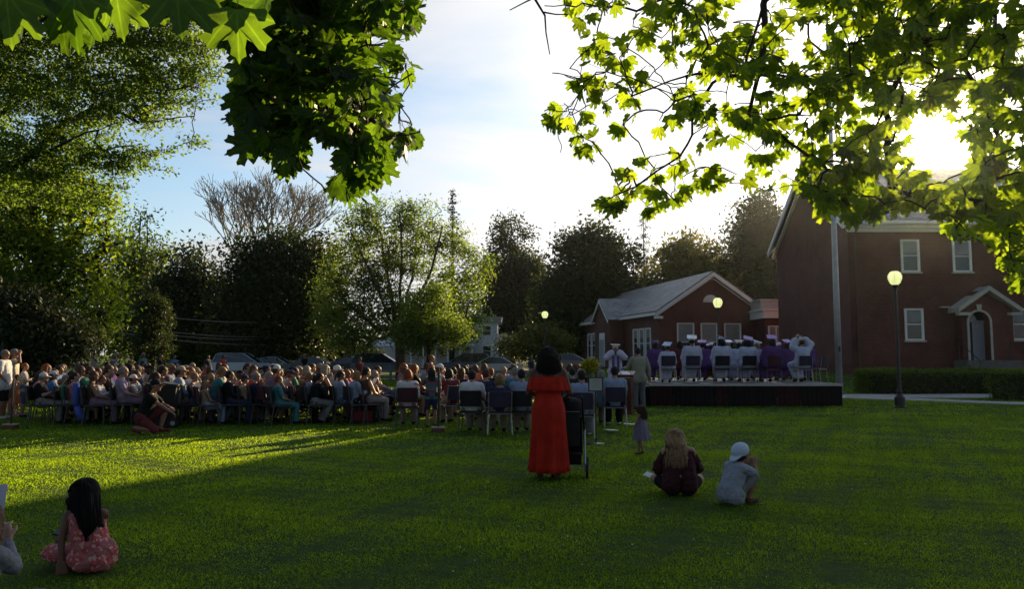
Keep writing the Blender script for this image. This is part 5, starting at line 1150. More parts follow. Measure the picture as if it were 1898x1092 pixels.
def get(key, fn):
    if key not in PRIM: PRIM[key] = placeholder(fn())
    return PRIM[key]
def pmesh(pose, part, f):
    J = POSES[pose]
    fn = {'body': lambda: remesh(body_mb(J, f), 'body', .010, 2, .35), 'shirt_short': lambda: remesh(shirt_mb(J, f, 'short'), 'shirt', .016, 2, .5, (.012, .06)), 'shirt_long': lambda: remesh(shirt_mb(J, f, 'long'), 'shirt', .016, 2, .5, (.014, .06)), 'shirt_none': lambda: remesh(shirt_mb(J, f, 'none', t=.012), 'shirt', .016, 2, .5, (.01, .06)),
          'gown': lambda: gown_mesh(J, f), 'trousers': lambda: remesh(trouser_mb(J, f), 'trousers', .016, 2, .5, (.014, .07)), 'shorts': lambda: remesh(trouser_mb(J, f, .45), 'shorts', .016, 2, .5, (.01, .07)), 'skirt': lambda: remesh(skirt_mb(J, f, .62), 'skirt', .02, 3, .5, (.014, .07)),
          'shoeL': lambda: remesh(shoes_mb(J, 'L'), 'shoe', .012, 1, .5), 'shoeR': lambda: remesh(shoes_mb(J, 'R'), 'shoe', .012, 1, .5), 'eyes': lambda: eyes_mb(J['hed']).mesh('eyes', True)}[part]
    return get((pose, part, f), fn)
def gown_mesh(J, f):
    mb = shirt_mb(J, f, 'gown', 0, .03, .03); k = skirt_mb(J, f, .92, .035); mb.add(k.v, k.f)
    return remesh(mb, 'gown', .018, 3, .5, (.03, .09))
FAB = {}
def fabric(name, col): 
    g_ = sum(col)/3; col = tuple((c*.8+g_*.2)*.95 for c in col)
    return mat('cloth_'+name, col, .9, var=.14, vscale=9, bump=.15, bscale=80, spec=.15, trans=.18, tcol=tuple(min(.8, c*1.3) for c in col))
SKINC = {'fair': (.34, .20, .145), 'tan': (.24, .13, .088), 'brown': (.13, .068, .045)}
def skin(k): return mat('skin_'+k, SKINC[k], .55, var=.05, vscale=14, trans=.12, tcol=(.65, .20, .08), spec=.35)
HAIRC = {'brown': (.075, .038, .02), 'dark': (.018, .013, .011), 'blond': (.24, .155, .07), 'grey': (.24, .23, .22), 'white': (.45, .43, .40), 'red': (.22, .065, .02), 'bald': (.26, .15, .10)}
def hairm(k): return mat('hair_'+k, HAIRC[k], .6, var=.25, vscale=40, bump=.4, bscale=110, spec=.4, trans=.35, tcol=tuple(min(1, c*2.2+.04) for c in HAIRC[k]))
CLOTH = {'white': (.62, .62, .64), 'gown white': (.50, .55, .76), 'pale blue': (.25, .33, .50), 'light grey': (.40, .40, .41), 'grey': (.20, .20, .21), 'black': (.014, .014, .016), 'navy': (.025, .035, .09), 'teal': (.03, .22, .24), 'bright blue': (.03, .20, .50), 'lilac': (.36, .28, .42), 'mauve': (.22, .13, .20), 'pink': (.60, .20, .28), 'red': (.45, .03, .03), 'orange': (.60, .16, .04), 'beige': (.42, .33, .24), 'green': (.05, .25, .14), 'cream': (.58, .50, .38), 'purple': (.12, .04, .22), 'dark red': (.16, .02, .03), 'khaki': (.25, .20, .14), 'denim': (.08, .12, .20), 'yellow': (.55, .45, .06), 'brown': (.10, .06, .04)}  # gown white: the blue of skylight in shade is put into its colour
def cl(k): return fabric(k.replace(' ', '_'), CLOTH[k])
def child(name, me, m, par, loc=None, rot=None, scale=None):
    o = link(name, me, par, loc, rot); o.material_slots[0].link = 'OBJECT'; o.material_slots[0].material = m
    if scale: o.scale = (scale,)*3
    return o
def person_from(pose, x, y, rz, label, top='white', topk='shirt_short', bot='khaki', botk='trousers', hair='brown', hk='short', sk='fair', f=1., s=1., hat=None, z=None, group=None, shoe='black'):
    b = child('person', pmesh(pose, 'body', f), skin(sk), None, (x, y, tz(x, y)+.012 if z is None else z), (0, 0, rz), s); b['label'] = label; b['category'] = 'person'
    if group: b['group'] = group
    J = POSES[pose]
    child('gown' if topk == 'gown' else 'shirt', pmesh(pose, topk, f), cl(top), b)
    if topk != 'gown': child(botk, pmesh(pose, botk, f), cl(bot), b)
    for k in 'LR': child('shoe', pmesh(pose, 'shoe'+k, 1.), cl(shoe), b)
    child('eyes', pmesh(pose, 'eyes', 1.), mat('eye_dark', (.01, .01, .01), .2), b)
    if hair != 'bald': child('hair', get(('hair', hk), lambda: remesh(hair_mb(hk), 'hair', .011, 1, .6, (.02, .025))), hairm(hair), b, tuple(J['hed']))
    if hat == 'cap': child('cap', get('capf', lambda: remesh(cap_mb(), 'cap', .008, 1, .5)), cl(random.choice(['beige', 'black', 'navy', 'white', 'khaki'])), b, tuple(J['hed']))
    if hat in ('mortar_white', 'mortar_purple', 'mortar_blue'):
        m = {'mortar_white': mat('board_white', (.78, .78, .80), .35, spec=.5), 'mortar_purple': mat('board_purple', (.20, .10, .36), .4, spec=.5), 'mortar_blue': mat('board_blue', (.50, .62, .80), .35, spec=.5)}[hat]; tl = random.uniform(-.38, .38); t2 = random.uniform(-.5, .35)
        c = child('mortarboard', get('mort', lambda: mort_mb().mesh('mortarboard')), m, b, tuple(J['hed']+V3(0, -.01, .05)), (R(15)+t2*.6, tl, random.uniform(-.5, .5)))
        child('tassel', get('tass', lambda: MB().tube([(0, 0, .098), (.10, .10, .10), (.13, .12, .06), (.13, .12, -.06)], [.003, .003, .003, .012], 5).mesh('tassel')), cl('purple' if hat != 'mortar_purple' else 'white'), c)
    return b
def mort_mb():
    m = MB(); m.lathe([(.088, -.02), (.095, .03), (.09, .075), (.02, .085)], n=18); m.box(-.135, .135, -.135, .135, .083, .092); m.ell((0, 0, .096), (.012, .012, .005)); return m

ORD = ['first', 'second', 'third', 'fourth', 'fifth', 'sixth', 'seventh', 'eighth', 'ninth', 'tenth', 'eleventh', 'twelfth', 'thirteenth', 'fourteenth', 'fifteenth', 'sixteenth', 'seventeenth', 'eighteenth', 'nineteenth', 'twentieth', 'twenty first', 'twenty second', 'twenty third', 'twenty fourth', 'twenty fifth', 'twenty sixth', 'twenty seventh', 'twenty eighth', 'twenty ninth', 'thirtieth']
HK = {'brown': 'brown haired', 'dark': 'dark haired', 'blond': 'blond', 'grey': 'grey haired', 'white': 'white haired', 'red': 'red haired', 'bald': 'bald'}
near = [  # px, top, topk, bottom, botk, hair, hk, pose, f, hat, skin
    (84, 'black', 'shirt_short', 'grey', 'trousers', 'grey', 'short', 'read', 1.1, 'cap', 'fair'), (134, 'green', 'shirt_short', 'light grey', 'trousers', 'grey', 'short', 'back', 1., None, 'tan'), (182, 'brown', 'shirt_none', 'mauve', 'trousers', 'brown', 'long', 'lap', 1., None, 'tan'),
    (236, 'lilac', 'shirt_short', 'mauve', 'trousers', 'grey', 'short', 'lap', 1., None, 'fair'), (342, 'pale blue', 'shirt_long', 'khaki', 'trousers', 'brown', 'short', 'lap', 1.1, 'cap', 'tan'), (388, 'beige', 'shirt_none', 'pale blue', 'trousers', 'blond', 'long', 'lap', 1., None, 'tan'), (432, 'black', 'shirt_long', 'navy', 'trousers', 'dark', 'short', 'lap', 1.1, None, 'tan'),
    (484, 'navy', 'shirt_long', 'black', 'trousers', 'grey', 'short', 'back', 1.1, None, 'fair'), (522, 'teal', 'shirt_short', 'teal', 'trousers', 'red', 'short', 'lap', 1., None, 'fair'), (584, 'black', 'shirt_long', 'grey', 'trousers', 'dark', 'short', 'knee', 1.1, None, 'tan'), (662, 'pale blue', 'shirt_long', 'black', 'trousers', 'blond', 'bob', 'read', 1., None, 'fair')]
LECT = Vector((lx, ly+3))
def face(x, y, jit=.18): return atan2(-(LECT.x+6-x), LECT.y-y+3)+random.uniform(-jit, jit)
papers = []
def seat(x, y, i, line, spec=None, chairs=True):
    if spec is None:
        tops = ['white', 'white', 'cream', 'pale blue', 'light grey', 'grey', 'beige', 'brown', 'lilac', 'navy', 'black', 'grey', 'mauve', 'navy', 'black', 'black', 'denim', 'teal', 'pink', 'red', 'green', 'bright blue', 'pale blue', 'brown', 'purple', 'orange', 'dark red']
        top = random.choice(tops); hair = random.choice(['brown', 'brown', 'brown', 'dark', 'dark', 'blond', 'grey', 'red', 'bald']); hk = random.choice(['short', 'short', 'bob', 'long', 'pony', 'bun']) if hair != 'bald' else 'short'
        spec = (0, top, random.choice(['shirt_short', 'shirt_short', 'shirt_long', 'shirt_none']), random.choice(['khaki', 'denim', 'grey', 'black', 'navy', 'light grey', 'mauve']), random.choice(['trousers', 'trousers', 'shorts', 'skirt']), hair, hk, random.choice(['lap', 'lap', 'back', 'knee', 'read', 'cross']), random.choice([1., 1., 1.1]), 'cap' if random.random() < .12 else None, random.choice(['fair', 'fair', 'tan', 'tan', 'brown']))
    _, top, tk, bot, bk, hair, hk, pose, f, hat, sk = spec
    rz = face(x, y, .12 if line == 0 else .3)
    where = 'in the nearest line' if line == 0 else 'in the %s line back' % ORD[line]
    lab = '%s%s spectator in %s top, %s from left %s' % (HK[hair], ' capped' if hat else '', top, ORD[i], where)
    b = person_from(pose, x, y, rz, lab, top, tk, bot, bk, hair, hk, sk, f, random.choice([.80, .88, .93, .96, 1., 1.02, 1.04, 1.07]), hat, group='seated crowd facing the lectern', z=-.0)
    if chairs:
        chair(x, y, rz, 'stacking chair under the %s spectator from left %s' % (ORD[i], where), random.choice(['black', 'black', 'dim', 'maroon']))
    if pose == 'read' and line < 3:
        o = child('paper', get('sheet', lambda: MB().obox((0, 0, 0), (.105, .003, .145), (R(-35), 0, 0)).mesh('paper')), MATS['paper'], None); v = Euler((0, 0, rz)).to_matrix()@(V3(0, .43, .93)); o.location = (x+v.x, y+v.y, v.z); o.rotation_euler = (0, 0, rz)
        o['label'] = 'white programme held by the %s spectator from left %s' % (ORD[i], where); o['category'] = 'paper'
for i, sp in enumerate(near):
    d = 17.9+.25*sin(i*2.1); seat(X(sp[0], d), d, i, 0, sp)
YL = [18.15, 18.6, 19.2, 19.8, 20.4, 21.4, 22.6, 24.0, 25.6, 27.6, 30., 33., 37., 42.]
for li, y in enumerate(YL[:-1]):
    k = y/FPX; lo = X(70 if li < 4 else 95, y) if li < 9 else X(130, y); hi = X(700 if li < 3 else 830, y); pitch = .68 if li < 5 else .78 if li < 7 else (.95 if li < 10 else 1.2); n = min(26, int((hi-lo)/pitch))
    for i in range(n):
        x = lo+(hi-lo)*(i+.5+random.uniform(-.26, .26))/n; pxx = 949+x/y*FPX
        if (425 < pxx < 640 and y > 23.2) or (pxx >= 640 and y > 24.5): continue
        seat(x, y+random.uniform(-.15, .15), i, li+1, None, li < 2)

st_i = 0
for px, d, top, pose, hair in ((150, 38, 'grey', 'stand', 'dark'), (214, 34, 'light grey', 'stand_photo', 'grey'), (246, 40, 'brown', 'stand', 'dark'), (268, 36, 'teal', 'stand', 'grey'), (300, 44, 'black', 'stand', 'brown'), (326, 39, 'bright blue', 'stand', 'brown'), (388, 46, 'navy', 'stand', 'dark'), (416, 37, 'red', 'stand', 'brown'), (566, 45, 'black', 'stand', 'grey'), (668, 34, 'dark red', 'stand', 'dark'), (800, 24.5, 'brown', 'stand', 'red'), (100, 44, 'black', 'stand_photo', 'dark'), (985, 42, 'navy', 'stand', 'brown')):
    st_i += 1; person_from(pose, X(px, d), d, face(X(px, d), d, .4), '%s onlooker in %s standing behind the seats, %s standing one from left' % (HK[hair], top, ORD[st_i-1]), top, 'shirt_short', 'denim', 'trousers', hair, 'short', 'tan', 1., random.uniform(.88, 1.0), z=0)
# right hand block, backs to the camera
def rseat(px, d, label, top, tk='shirt_short', hair='brown', hk='short', pose='lap', f=1.1, s=1., rz=None, ck='purple', hat=None, sk='fair', bot='khaki', ch=True, botk='trousers', shoe='black'):
    x = X(px, d); rz = R(random.uniform(-14, 4)) if rz is None else R(rz)
    person_from(pose, x, d, rz, label, top, tk, bot, botk, hair, hk, sk, f, s, hat, z=0, shoe=shoe)
    if ch: chair(x, d, rz, 'chair of the '+' '.join(label.replace('seated ', '').split()[:12]), ck)
rseat(876, 15.9, 'seated broad man in white short sleeved shirt left of the red dress', 'white', 'shirt_short', 'dark', 'short', 'lap', 1.45, 1.0, -6, 'black')
rseat(926, 15.7, 'seated boy in blue shirt with light brown hair', 'navy', 'shirt_short', 'blond', 'bob', 'lap', 1., .94, 4, 'purple')
rseat(966, 15.9, 'seated man in pale blue shirt directly left of the red dress', 'pale blue', 'shirt_short', 'dark', 'short', 'knee', 1.2, 1.02, -4, 'black')
rseat(1078, 14.9, 'seated man in pale blue shirt behind the framed sign', 'pale blue', 'shirt_short', 'dark', 'short', 'lap', 1.3, 1.02, -8, 'purple', shoe='white', bot='grey')
rseat(1138, 17.2, 'seated man in blue shirt nearest the lectern', 'pale blue', 'shirt_short', 'dark', 'short', 'lap', 1.25, 1.05, -4, 'purple', shoe='white', bot='black')
rseat(1112, 17.6, 'seated man in grey blue shirt partly behind the framed sign', 'pale blue', 'shirt_short', 'grey', 'short', 'lap', 1.1, .98, 8, 'purple', ch=False)
rseat(757, 17.2, 'seated woman in white cardigan with reddish bob, back turned', 'white', 'shirt_long', 'red', 'bob', 'lap', 1.1, 1.0, 5, 'maroon')
rseat(902, 17.4, 'seated man in dark blue shirt between the white and blue shirts', 'navy', 'shirt_short', 'brown', 'short', 'lap', 1.1, 1.0, -10)
rseat(858, 18.6, 'seated woman in dark top with long brown hair behind the broad man', 'black', 'shirt_none', 'brown', 'long', 'lap', 1., 1., -30, ch=False)
rseat(955, 18.4, 'seated grey haired man in teal shirt two rows before the red dress', 'teal', 'shirt_short', 'grey', 'short', 'lap', 1.1, 1.02, -8)
rseat(1075, 17.3, 'seated man in black suit right of the red dress', 'black', 'shirt_long', 'grey', 'short', 'lap', 1.2, 1., 0)
rseat(1060, 19.2, 'seated person in black right behind the red dress shoulder', 'black', 'shirt_long', 'dark', 'short', 'lap', 1.1, 1., 0)
rseat(838, 17.9, 'seated woman in dark red top leaning left of the broad man', 'dark red', 'shirt_short', 'dark', 'bob', 'knee', 1., 1., 30)
k_ = 0
RC = ['red', 'white', 'pink', 'black', 'lilac', 'navy', 'grey', 'purple', 'orange', 'beige', 'teal', 'white', 'brown', 'cream']
for row, (y, pxs) in enumerate(((20.4, (775, 815, 862, 905, 950, 1040)), (22.2, (795, 840, 885, 930, 1060)), (24.6, (770, 810, 850, 893, 935, 1050, 1080)), (27.5, (790, 866, 948, 1030, 1066)), (31., (1040, 1070)))):
    for i, px in enumerate(pxs):
        c = RC[k_ % len(RC)]; k_ += 1; hr = random.choice(['brown', 'brown', 'dark', 'dark', 'blond', 'grey', 'red'])
        rseat(px+random.uniform(-5, 5), y+random.uniform(-.2, .2), '%s spectator in %s, %s from left, %s row before the lectern' % (HK[hr], c, ORD[i], ORD[row]), c, random.choice(['shirt_short', 'shirt_long', 'shirt_none']), hr, random.choice(['short', 'bob', 'long']), random.choice(['lap', 'knee', 'back', 'read']), random.choice([1., 1.1]), random.uniform(.96, 1.05), random.uniform(-35, 0), ch=row < 1, sk=random.choice(['fair', 'tan']))

# graduates on the stage
def grad(px, d, label, gown, hat, pose='lap', s=1.06, rz=None, ch=True, hair='brown', hk='short', ck='purple', f=1.15):
    x = X(px, d); rz = R(random.uniform(-12, 12)) if rz is None else R(rz)
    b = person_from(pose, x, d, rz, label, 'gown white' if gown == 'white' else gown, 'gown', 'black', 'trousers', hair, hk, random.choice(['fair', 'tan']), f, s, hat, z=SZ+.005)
    if ch: chair(x, d, rz, 'stage chair of the '+' '.join(label.replace('seated ', '').split()[:11]), ck, z=SZ+.002)
grad(1236, 24.6, 'seated graduate in white gown and white cap at the left front', 'white', 'mortar_blue', s=.98, rz=-4, hair='dark')
grad(1281, 25.0, 'seated graduate in white gown with tilted white cap, second from left', 'white', 'mortar_white', rz=-4, s=1.16, hair='dark')
grad(1336, 25.1, 'seated graduate in white gown with pale blue cap, long dark hair', 'white', 'mortar_blue', rz=-8, s=1.16, ck='black', hair='dark', hk='long')
grad(1384, 25.4, 'seated graduate in purple gown whose flat white cap faces us', 'white', 'mortar_purple', rz=-2, ck='black', s=1.14, hair='dark', hk='long')
grad(1428, 24.9, 'seated person in dark purple gown without chair back showing', 'purple', 'mortar_purple', rz=2, s=1.16, ck='maroon', hair='dark', hk='long')
grad(1484, 25.0, 'seated graduate in white gown lifting both hands to the cap', 'white', 'mortar_white', 'cap', rz=6, s=1.14)
chair(X(1513, 26.2), 26.2, R(40), 'empty stacking chair at the right end of the stage', 'purple', z=SZ+.002)
for i, (px, d, g, h, nm) in enumerate(((1213, 26.4, 'purple', 'mortar_purple', 'leftmost in the second stage row'), (1258, 26.8, 'dark red', None, 'bare headed between two white gowned graduates'), (1303, 26.6, 'purple', 'mortar_purple', 'behind and between the two middle white gowns'), (1347, 27., 'white', 'mortar_blue', 'looking left behind the blue capped graduate'), (1368, 26.3, 'white', 'mortar_white', 'whose flat bright cap shows beside the blue cap'), (1403, 27., 'lilac', 'mortar_blue', 'with wide pale cap left of the dark purple gown'), (1456, 26.6, 'purple', 'mortar_purple', 'between dark purple gown and raised arms'), (1497, 26.8, 'purple', 'mortar_white', 'rightmost in the second stage row'))):
    grad(px, d, 'seated graduate in %s gown, %s' % (g, nm), g, h, random.choice(['lap', 'knee']), s=1.08, ch=False, hair=random.choice(['dark', 'brown', 'blond']), hk=random.choice(['long', 'bob', 'short']))
for i, (px, d) in enumerate(((1230, 28.4), (1270, 28.6), (1316, 28.5), (1360, 28.8), (1395, 28.4), (1440, 28.7), (1470, 28.5))):
    g = ['purple', 'white', 'dark red', 'purple', 'purple', 'dark red', 'purple'][i]; grad(px, d, 'seated graduate in %s gown, %s from left in the rear stage row' % (g, ORD[i]), g, 'mortar_purple' if i in (2, 5) else None, 'lap', s=1.02, ch=False, hair='dark', hk='bob')

# ---- individually built figures
def figure(name_label, J, x, y, rz, parts, sk='fair', f=1., s=1., hn=None, curl=.6, vox=.0065, face=None, z=None, headr=1.):
    me = placeholder(remesh(body_mb(J, f, 1., hn, curl, 0, headr, face), 'body', vox, 2)); b = child('person', me, skin(sk), None, (x, y, tz(x, y)+.01 if z is None else z), (0, 0, rz), s); b['label'] = name_label; b['category'] = 'person'
    child('eyes', placeholder(eyes_mb(J['hed'], face, headr).mesh('eyes', True)), mat('eye_dark', (.01, .01, .01), .2), b)
    for nm, me2, m in parts: child(nm, placeholder(me2), m, b)
    return b
def strands(name, head, dirn, spec, m_, n=260, r=.0035, seed=3, curl=0., push=.0, amin=2.4, shift=(0, 0, 0)):
    """hair as many tapering locks: over the scalp from the parting, then falling; spec = (scalp radius, fall, end jitter, half width)"""
    rg = np.random.default_rng(seed); mb = MB(); F = Vector(dirn).normalized(); S = F.cross(V3(0, 0, 1)).normalized(); U = V3(0, 0, 1); (R0, fall, spread, wid) = spec
    c0 = head+V3(0, 0, .028)-F*.016
    for k in range(n):
        a = rg.uniform(-amin, amin); back = -F*cos(a)+S*sin(a); part = V3(0, 0, 0)+F*rg.uniform(-.04, .05)
        rr = R0*rg.uniform(.97, 1.05); P = [c0+part+U*rr]
        for th in (.35, .7, 1.05, 1.4): P.append(c0+part*(1-th/1.6)+(U*cos(th)+back*sin(th))*rr*(1.0+.04*th))
        e = c0-F*(R0*.8+push+rg.normal(0, .010))*max(.2, cos(a*.55))+S*(wid*sin(a*.62)+rg.normal(0, spread))-U*fall*rg.uniform(.78, 1.05)+Vector(shift)
        for t in (.25, .5, .75, 1.): q = P[4].lerp(e, t)-F*push*.25*sin(pi*t)+V3(*(rg.normal(0, curl+.002, 3))); P.append(q)
        mb.tube(P, [r*.8, r, r*1.1, r*1.2, r*1.2, r*1.2, r*1.1, r*.8, r*.2], 4, cap=False)
    return mb.mesh(name, True)
def pat_mat(name, c1, c2, c3, sc):
    m = bpy.data.materials.new(name); m.use_nodes = True; nt = m.node_tree; n = nt.nodes; l = nt.links; p = n['Principled BSDF']; t = n.new('ShaderNodeTexCoord')
    v = n.new('ShaderNodeTexVoronoi'); v.inputs['Scale'].default_value = sc; z = n.new('ShaderNodeTexNoise'); z.inputs['Scale'].default_value = sc*.8; mx = n.new('ShaderNodeMix'); mx.data_type = 'VECTOR'; mx.inputs[0].default_value = .12
    l.new(t.outputs['Object'], mx.inputs[4]); l.new(z.outputs['Color'], mx.inputs[5]); l.new(t.outputs['Object'], z.inputs['Vector']); l.new(mx.outputs[1], v.inputs['Vector'])
    r = n.new('ShaderNodeValToRGB'); l.new(v.outputs['Distance'], r.inputs[0]); r.color_ramp.interpolation = 'CONSTANT'; r.color_ramp.elements[0].color = (*c1, 1); r.color_ramp.elements[1].position = .34; r.color_ramp.elements[1].color = (*c2, 1); e = r.color_ramp.elements.new(.52); e.color = (*c3, 1)
    l.new(r.outputs[0], p.inputs['Base Color']); p.inputs['Roughness'].default_value = .9; return m
def loft(name, rings, fold=.0, nf=9, n=64, seed=0, m_thick=0):
    """rings: (cx,cy,z,rx,ry,fold)"""
    mb = MB(); vs = []
    for (cx_, cy2, z, rx, ry, fo) in rings:
        for k in range(n):
            a = 2*pi*k/n; g = 1+fo*(sin(nf*a+seed)+.5*sin((nf*1.7//1)*a+1.3+seed*2)+.3*sin(3*a+z*5)); vs.append((cx_+rx*g*cos(a), cy2+ry*g*sin(a), z))
    m = len(rings); fs = [(i*n+k, i*n+(k+1) % n, (i+1)*n+(k+1) % n, (i+1)*n+k) for i in range(m-1) for k in range(n)]; mb.add(vs, fs); return mb
# woman in the red dress
def woman():
    d = 9.95; x = X(1016, d); J = J_stand(); 
    for s, k in ((-1, 'L'), (1, 'R')): J['sho'+k] = V3(s*.20, -.01, 1.39); J['elb'+k] = V3(s*.29, .04, 1.12); J['wri'+k] = V3(s*.24, .28, 1.06); J['hip'+k].x = s*.10; J['toe'+k] = V3(s*.12, .13, .035)
    J['elbL'] = V3(-.27, .06, 1.12); J['wriL'] = V3(-.02, .30, 1.05); J['hed'] = V3(.0, .02, 1.60)
    RED = mat('red_dress', (.46, .024, .012), .8, var=.22, vscale=5, bump=.5, bscale=14, trans=.25, tcol=(.75, .02, .01), spec=.2)
    dr = loft('dress', [(.0, 0, .085, .258, .22, .10), (0, 0, .16, .25, .215, .09), (0, 0, .35, .235, .20, .10), (0, -.01, .55, .225, .19, .08), (0, -.02, .72, .222, .19, .035), (0, -.03, .84, .222, .19, .018), (0, -.03, .93, .215, .182, .01), (0, -.01, 1.03, .185, .155, .008), (0, 0, 1.10, .165, .135, .008), (0, 0, 1.16, .17, .13, 0.01), (0, 0, 1.25, .19, .14, .01), (0, 0, 1.315, .20, .14, 0)], nf=9, seed=1)
    ru = loft('ruffle', [(0, 0, 1.15, .272, .19, .07), (0, 0, 1.18, .272, .185, .06), (0, 0, 1.25, .266, .17, .04), (0, 0, 1.32, .250, .150, .02), (0, 0, 1.345, .232, .13, .01)], nf=14, seed=2)
    b = figure('woman in a long red off shoulder dress standing in the middle', J, x, d, R(-4), [('dress', dr.mesh('dress', True), RED), ('ruffle', ru.mesh('ruffle', True), RED)], 'brown', 1.0, .975, {'L': (0, 0, -1), 'R': (0, 0, -1)}, 1.0, face=V3(.1, 1, -.08))
    for o in b.children:
        if o.name.startswith(('dress', 'ruffle')): sm = o.modifiers.new('thickness', 'SOLIDIFY'); sm.thickness = .006
    hm = hairm('dark'); base = hair_mb('bob', 1.12); bm_ = remesh(base, 'hair', .010, 1, None, (.05, .03)); h = child('hair', placeholder(bm_), hm, b, tuple(J['hed']))
    st = strands('curls', V3(0, 0, 0), V3(0, 1, 0), (.108, .25, .030, .125), hm, 620, .0048, 5, .020, .03); child('curls', placeholder(st), hm, h)
    for s in (-1, 1): child('sandal', placeholder(remesh(MB().cap(V3(s*.11, -.03, .03), .04, V3(s*.13, .13, .025), .034), 'sandal', .008, 1)), cl('brown'), b)
woman()
# stroller
def stroller():
    d = 10.35; x = X(1056, d); E = empty('stroller', 'black folded umbrella stroller pushed by the woman in red', 'stroller', (x, d, 0), R(-6)); m = cl('black')
    for s in (-1, 1):
        p = MB(); p.tube([(s*.17, -.32, 1.05), (s*.17, -.26, .98), (s*.19, .05, .45), (s*.20, .42, .12)], .013, 8); p.build('push_bar', BLACK, E)
        p = MB(); p.tube([(s*.19, -.02, .60), (s*.20, -.32, .10)], .013, 8); p.build('rear_leg', ALU, E)
        p = MB(); p.tube([(s*.17, -.40, 1.07), (s*.17, -.30, 1.04)], .019, 8); p.build('handle', BLACK, E)
        for (yy, r_) in ((-.33, .10), (.43, .09)):
            w = MB(); w.lathe([(r_*.72, -.018), (r_, -.014), (r_, .014), (r_*.72, .018)], n=20); 
            w.v = [(s*.225+c[2], yy+c[0], r_+c[1]) for c in w.v]; wo = w.build('wheel', mat('rubber', (.012, .012, .012), .8), E)
            w = MB(); w.tube([(s*.225-.012, yy, r_), (s*.225+.012, yy, r_)], r_*.62, 14); w.build('hub', mat('grey_plastic', (.18, .18, .19), .5), wo)
    p = MB(); p.prism([(-.22, .78), (-.05, .82), (.12, .40), (.34, .36), (.34, .24), (.0, .26), (-.16, .60)], -.16, .16, 'x'); p.build('seat', m, E)
    p = loft('hood', [(0, -.02, .74, .19, .20, .0), (0, -.0, .88, .19, .20, 0), (0, .04, .98, .16, .17, 0), (0, .06, 1.02, .08, .10, 0), (0, .06, 1.03, .01, .01, 0)], n=24); p.build('hood', m, E, smooth=True)
    p = MB(); p.box(-.15, .15, -.24, .12, .16, .30); p.build('basket', m, E)
    p = MB(); p.box(-.13, .13, -.36, -.24, .42, .86); p.build('bag', mat('black_bag', (.010, .010, .012), .7, var=.3), E)
stroller()
# seated blonde girl
def blonde():
    d = 8.75; x = X(1256, d)
    J = dict(pel=V3(0, 0, .12), bel=V3(0, .05, .27), chs=V3(0, .09, .42), nek=V3(0, .12, .58), hed=V3(-.03, .17, .68))
    for s, k in ((-1, 'L'), (1, 'R')):
        J['hip'+k] = V3(s*.10, .02, .10); J['kne'+k] = V3(s*.29, .26, .16); J['ank'+k] = V3(-s*.03, .40+.05*s, .07); J['toe'+k] = V3(-s*.14, .44, .05); J['sho'+k] = V3(s*.165, .09, .53); J['elb'+k] = V3(s*.25, .16, .31); J['wri'+k] = V3(s*.10, .33, .25)
    J['wriL'] = V3(-.22, .30, .19)
    MAR = mat('maroon_top', (.035, .006, .012), .85, var=.2, bump=.3, bscale=30)
    t = MB(); q = 1.
    for k in 'LR':
        t.cap(J['hip'+k]+V3(0, 0, .03), .135, J['chs'].lerp(J['sho'+k], .4), .125); t.cap(J['chs'].lerp(J['sho'+k], .4), .12, J['chs'].lerp(J['sho'+k], .85)-V3(0, 0, .02), .075); t.cap(J['sho'+k].lerp(J['elb'+k], .30), .065, J['elb'+k], .075); t.cap(J['elb'+k], .07, J['elb'+k].lerp(J['wri'+k], .5), .05)
    sh = trouser_mb(J, 1., .38); 
    b = figure('teenage girl with long blonde hair sitting cross legged on the grass', J, x, d, R(-3), [('top', remesh(t, 'top', .009, 2, None, (.045, .06)), MAR), ('shorts', remesh(sh, 'shorts', .012, 2), cl('black'))], 'fair', 1., .90, {'L': (0, 0, -1), 'R': (0, 0, -1)}, .8, face=V3(-.15, 1, -.35))
    hm = mat('hair_blonde_long', (.27, .17, .085), .5, var=.35, vscale=30, spec=.4); h = child('hair', placeholder(remesh(hair_mb('bob', 1.05), 'hair', .009, 1, None, (.02, .02))), hm, b, tuple(J['hed']))
    child('locks', placeholder(strands('locks', V3(0, 0, 0), V3(0, 1, 0), (.108, .36, .026, .135), hm, 640, .0042, 8, .002, .15)), hm, h)
    o = child('phone', placeholder(MB().obox((0, 0, 0), (.04, .075, .004), (R(10), R(-25), R(40))).mesh('phone')), mat('phone_white', (.6, .62, .65), .3), None, (x-.285, d+.33, .185)); o['label'] = 'white phone in the left hand of the blonde girl'; o['category'] = 'phone'
blonde()
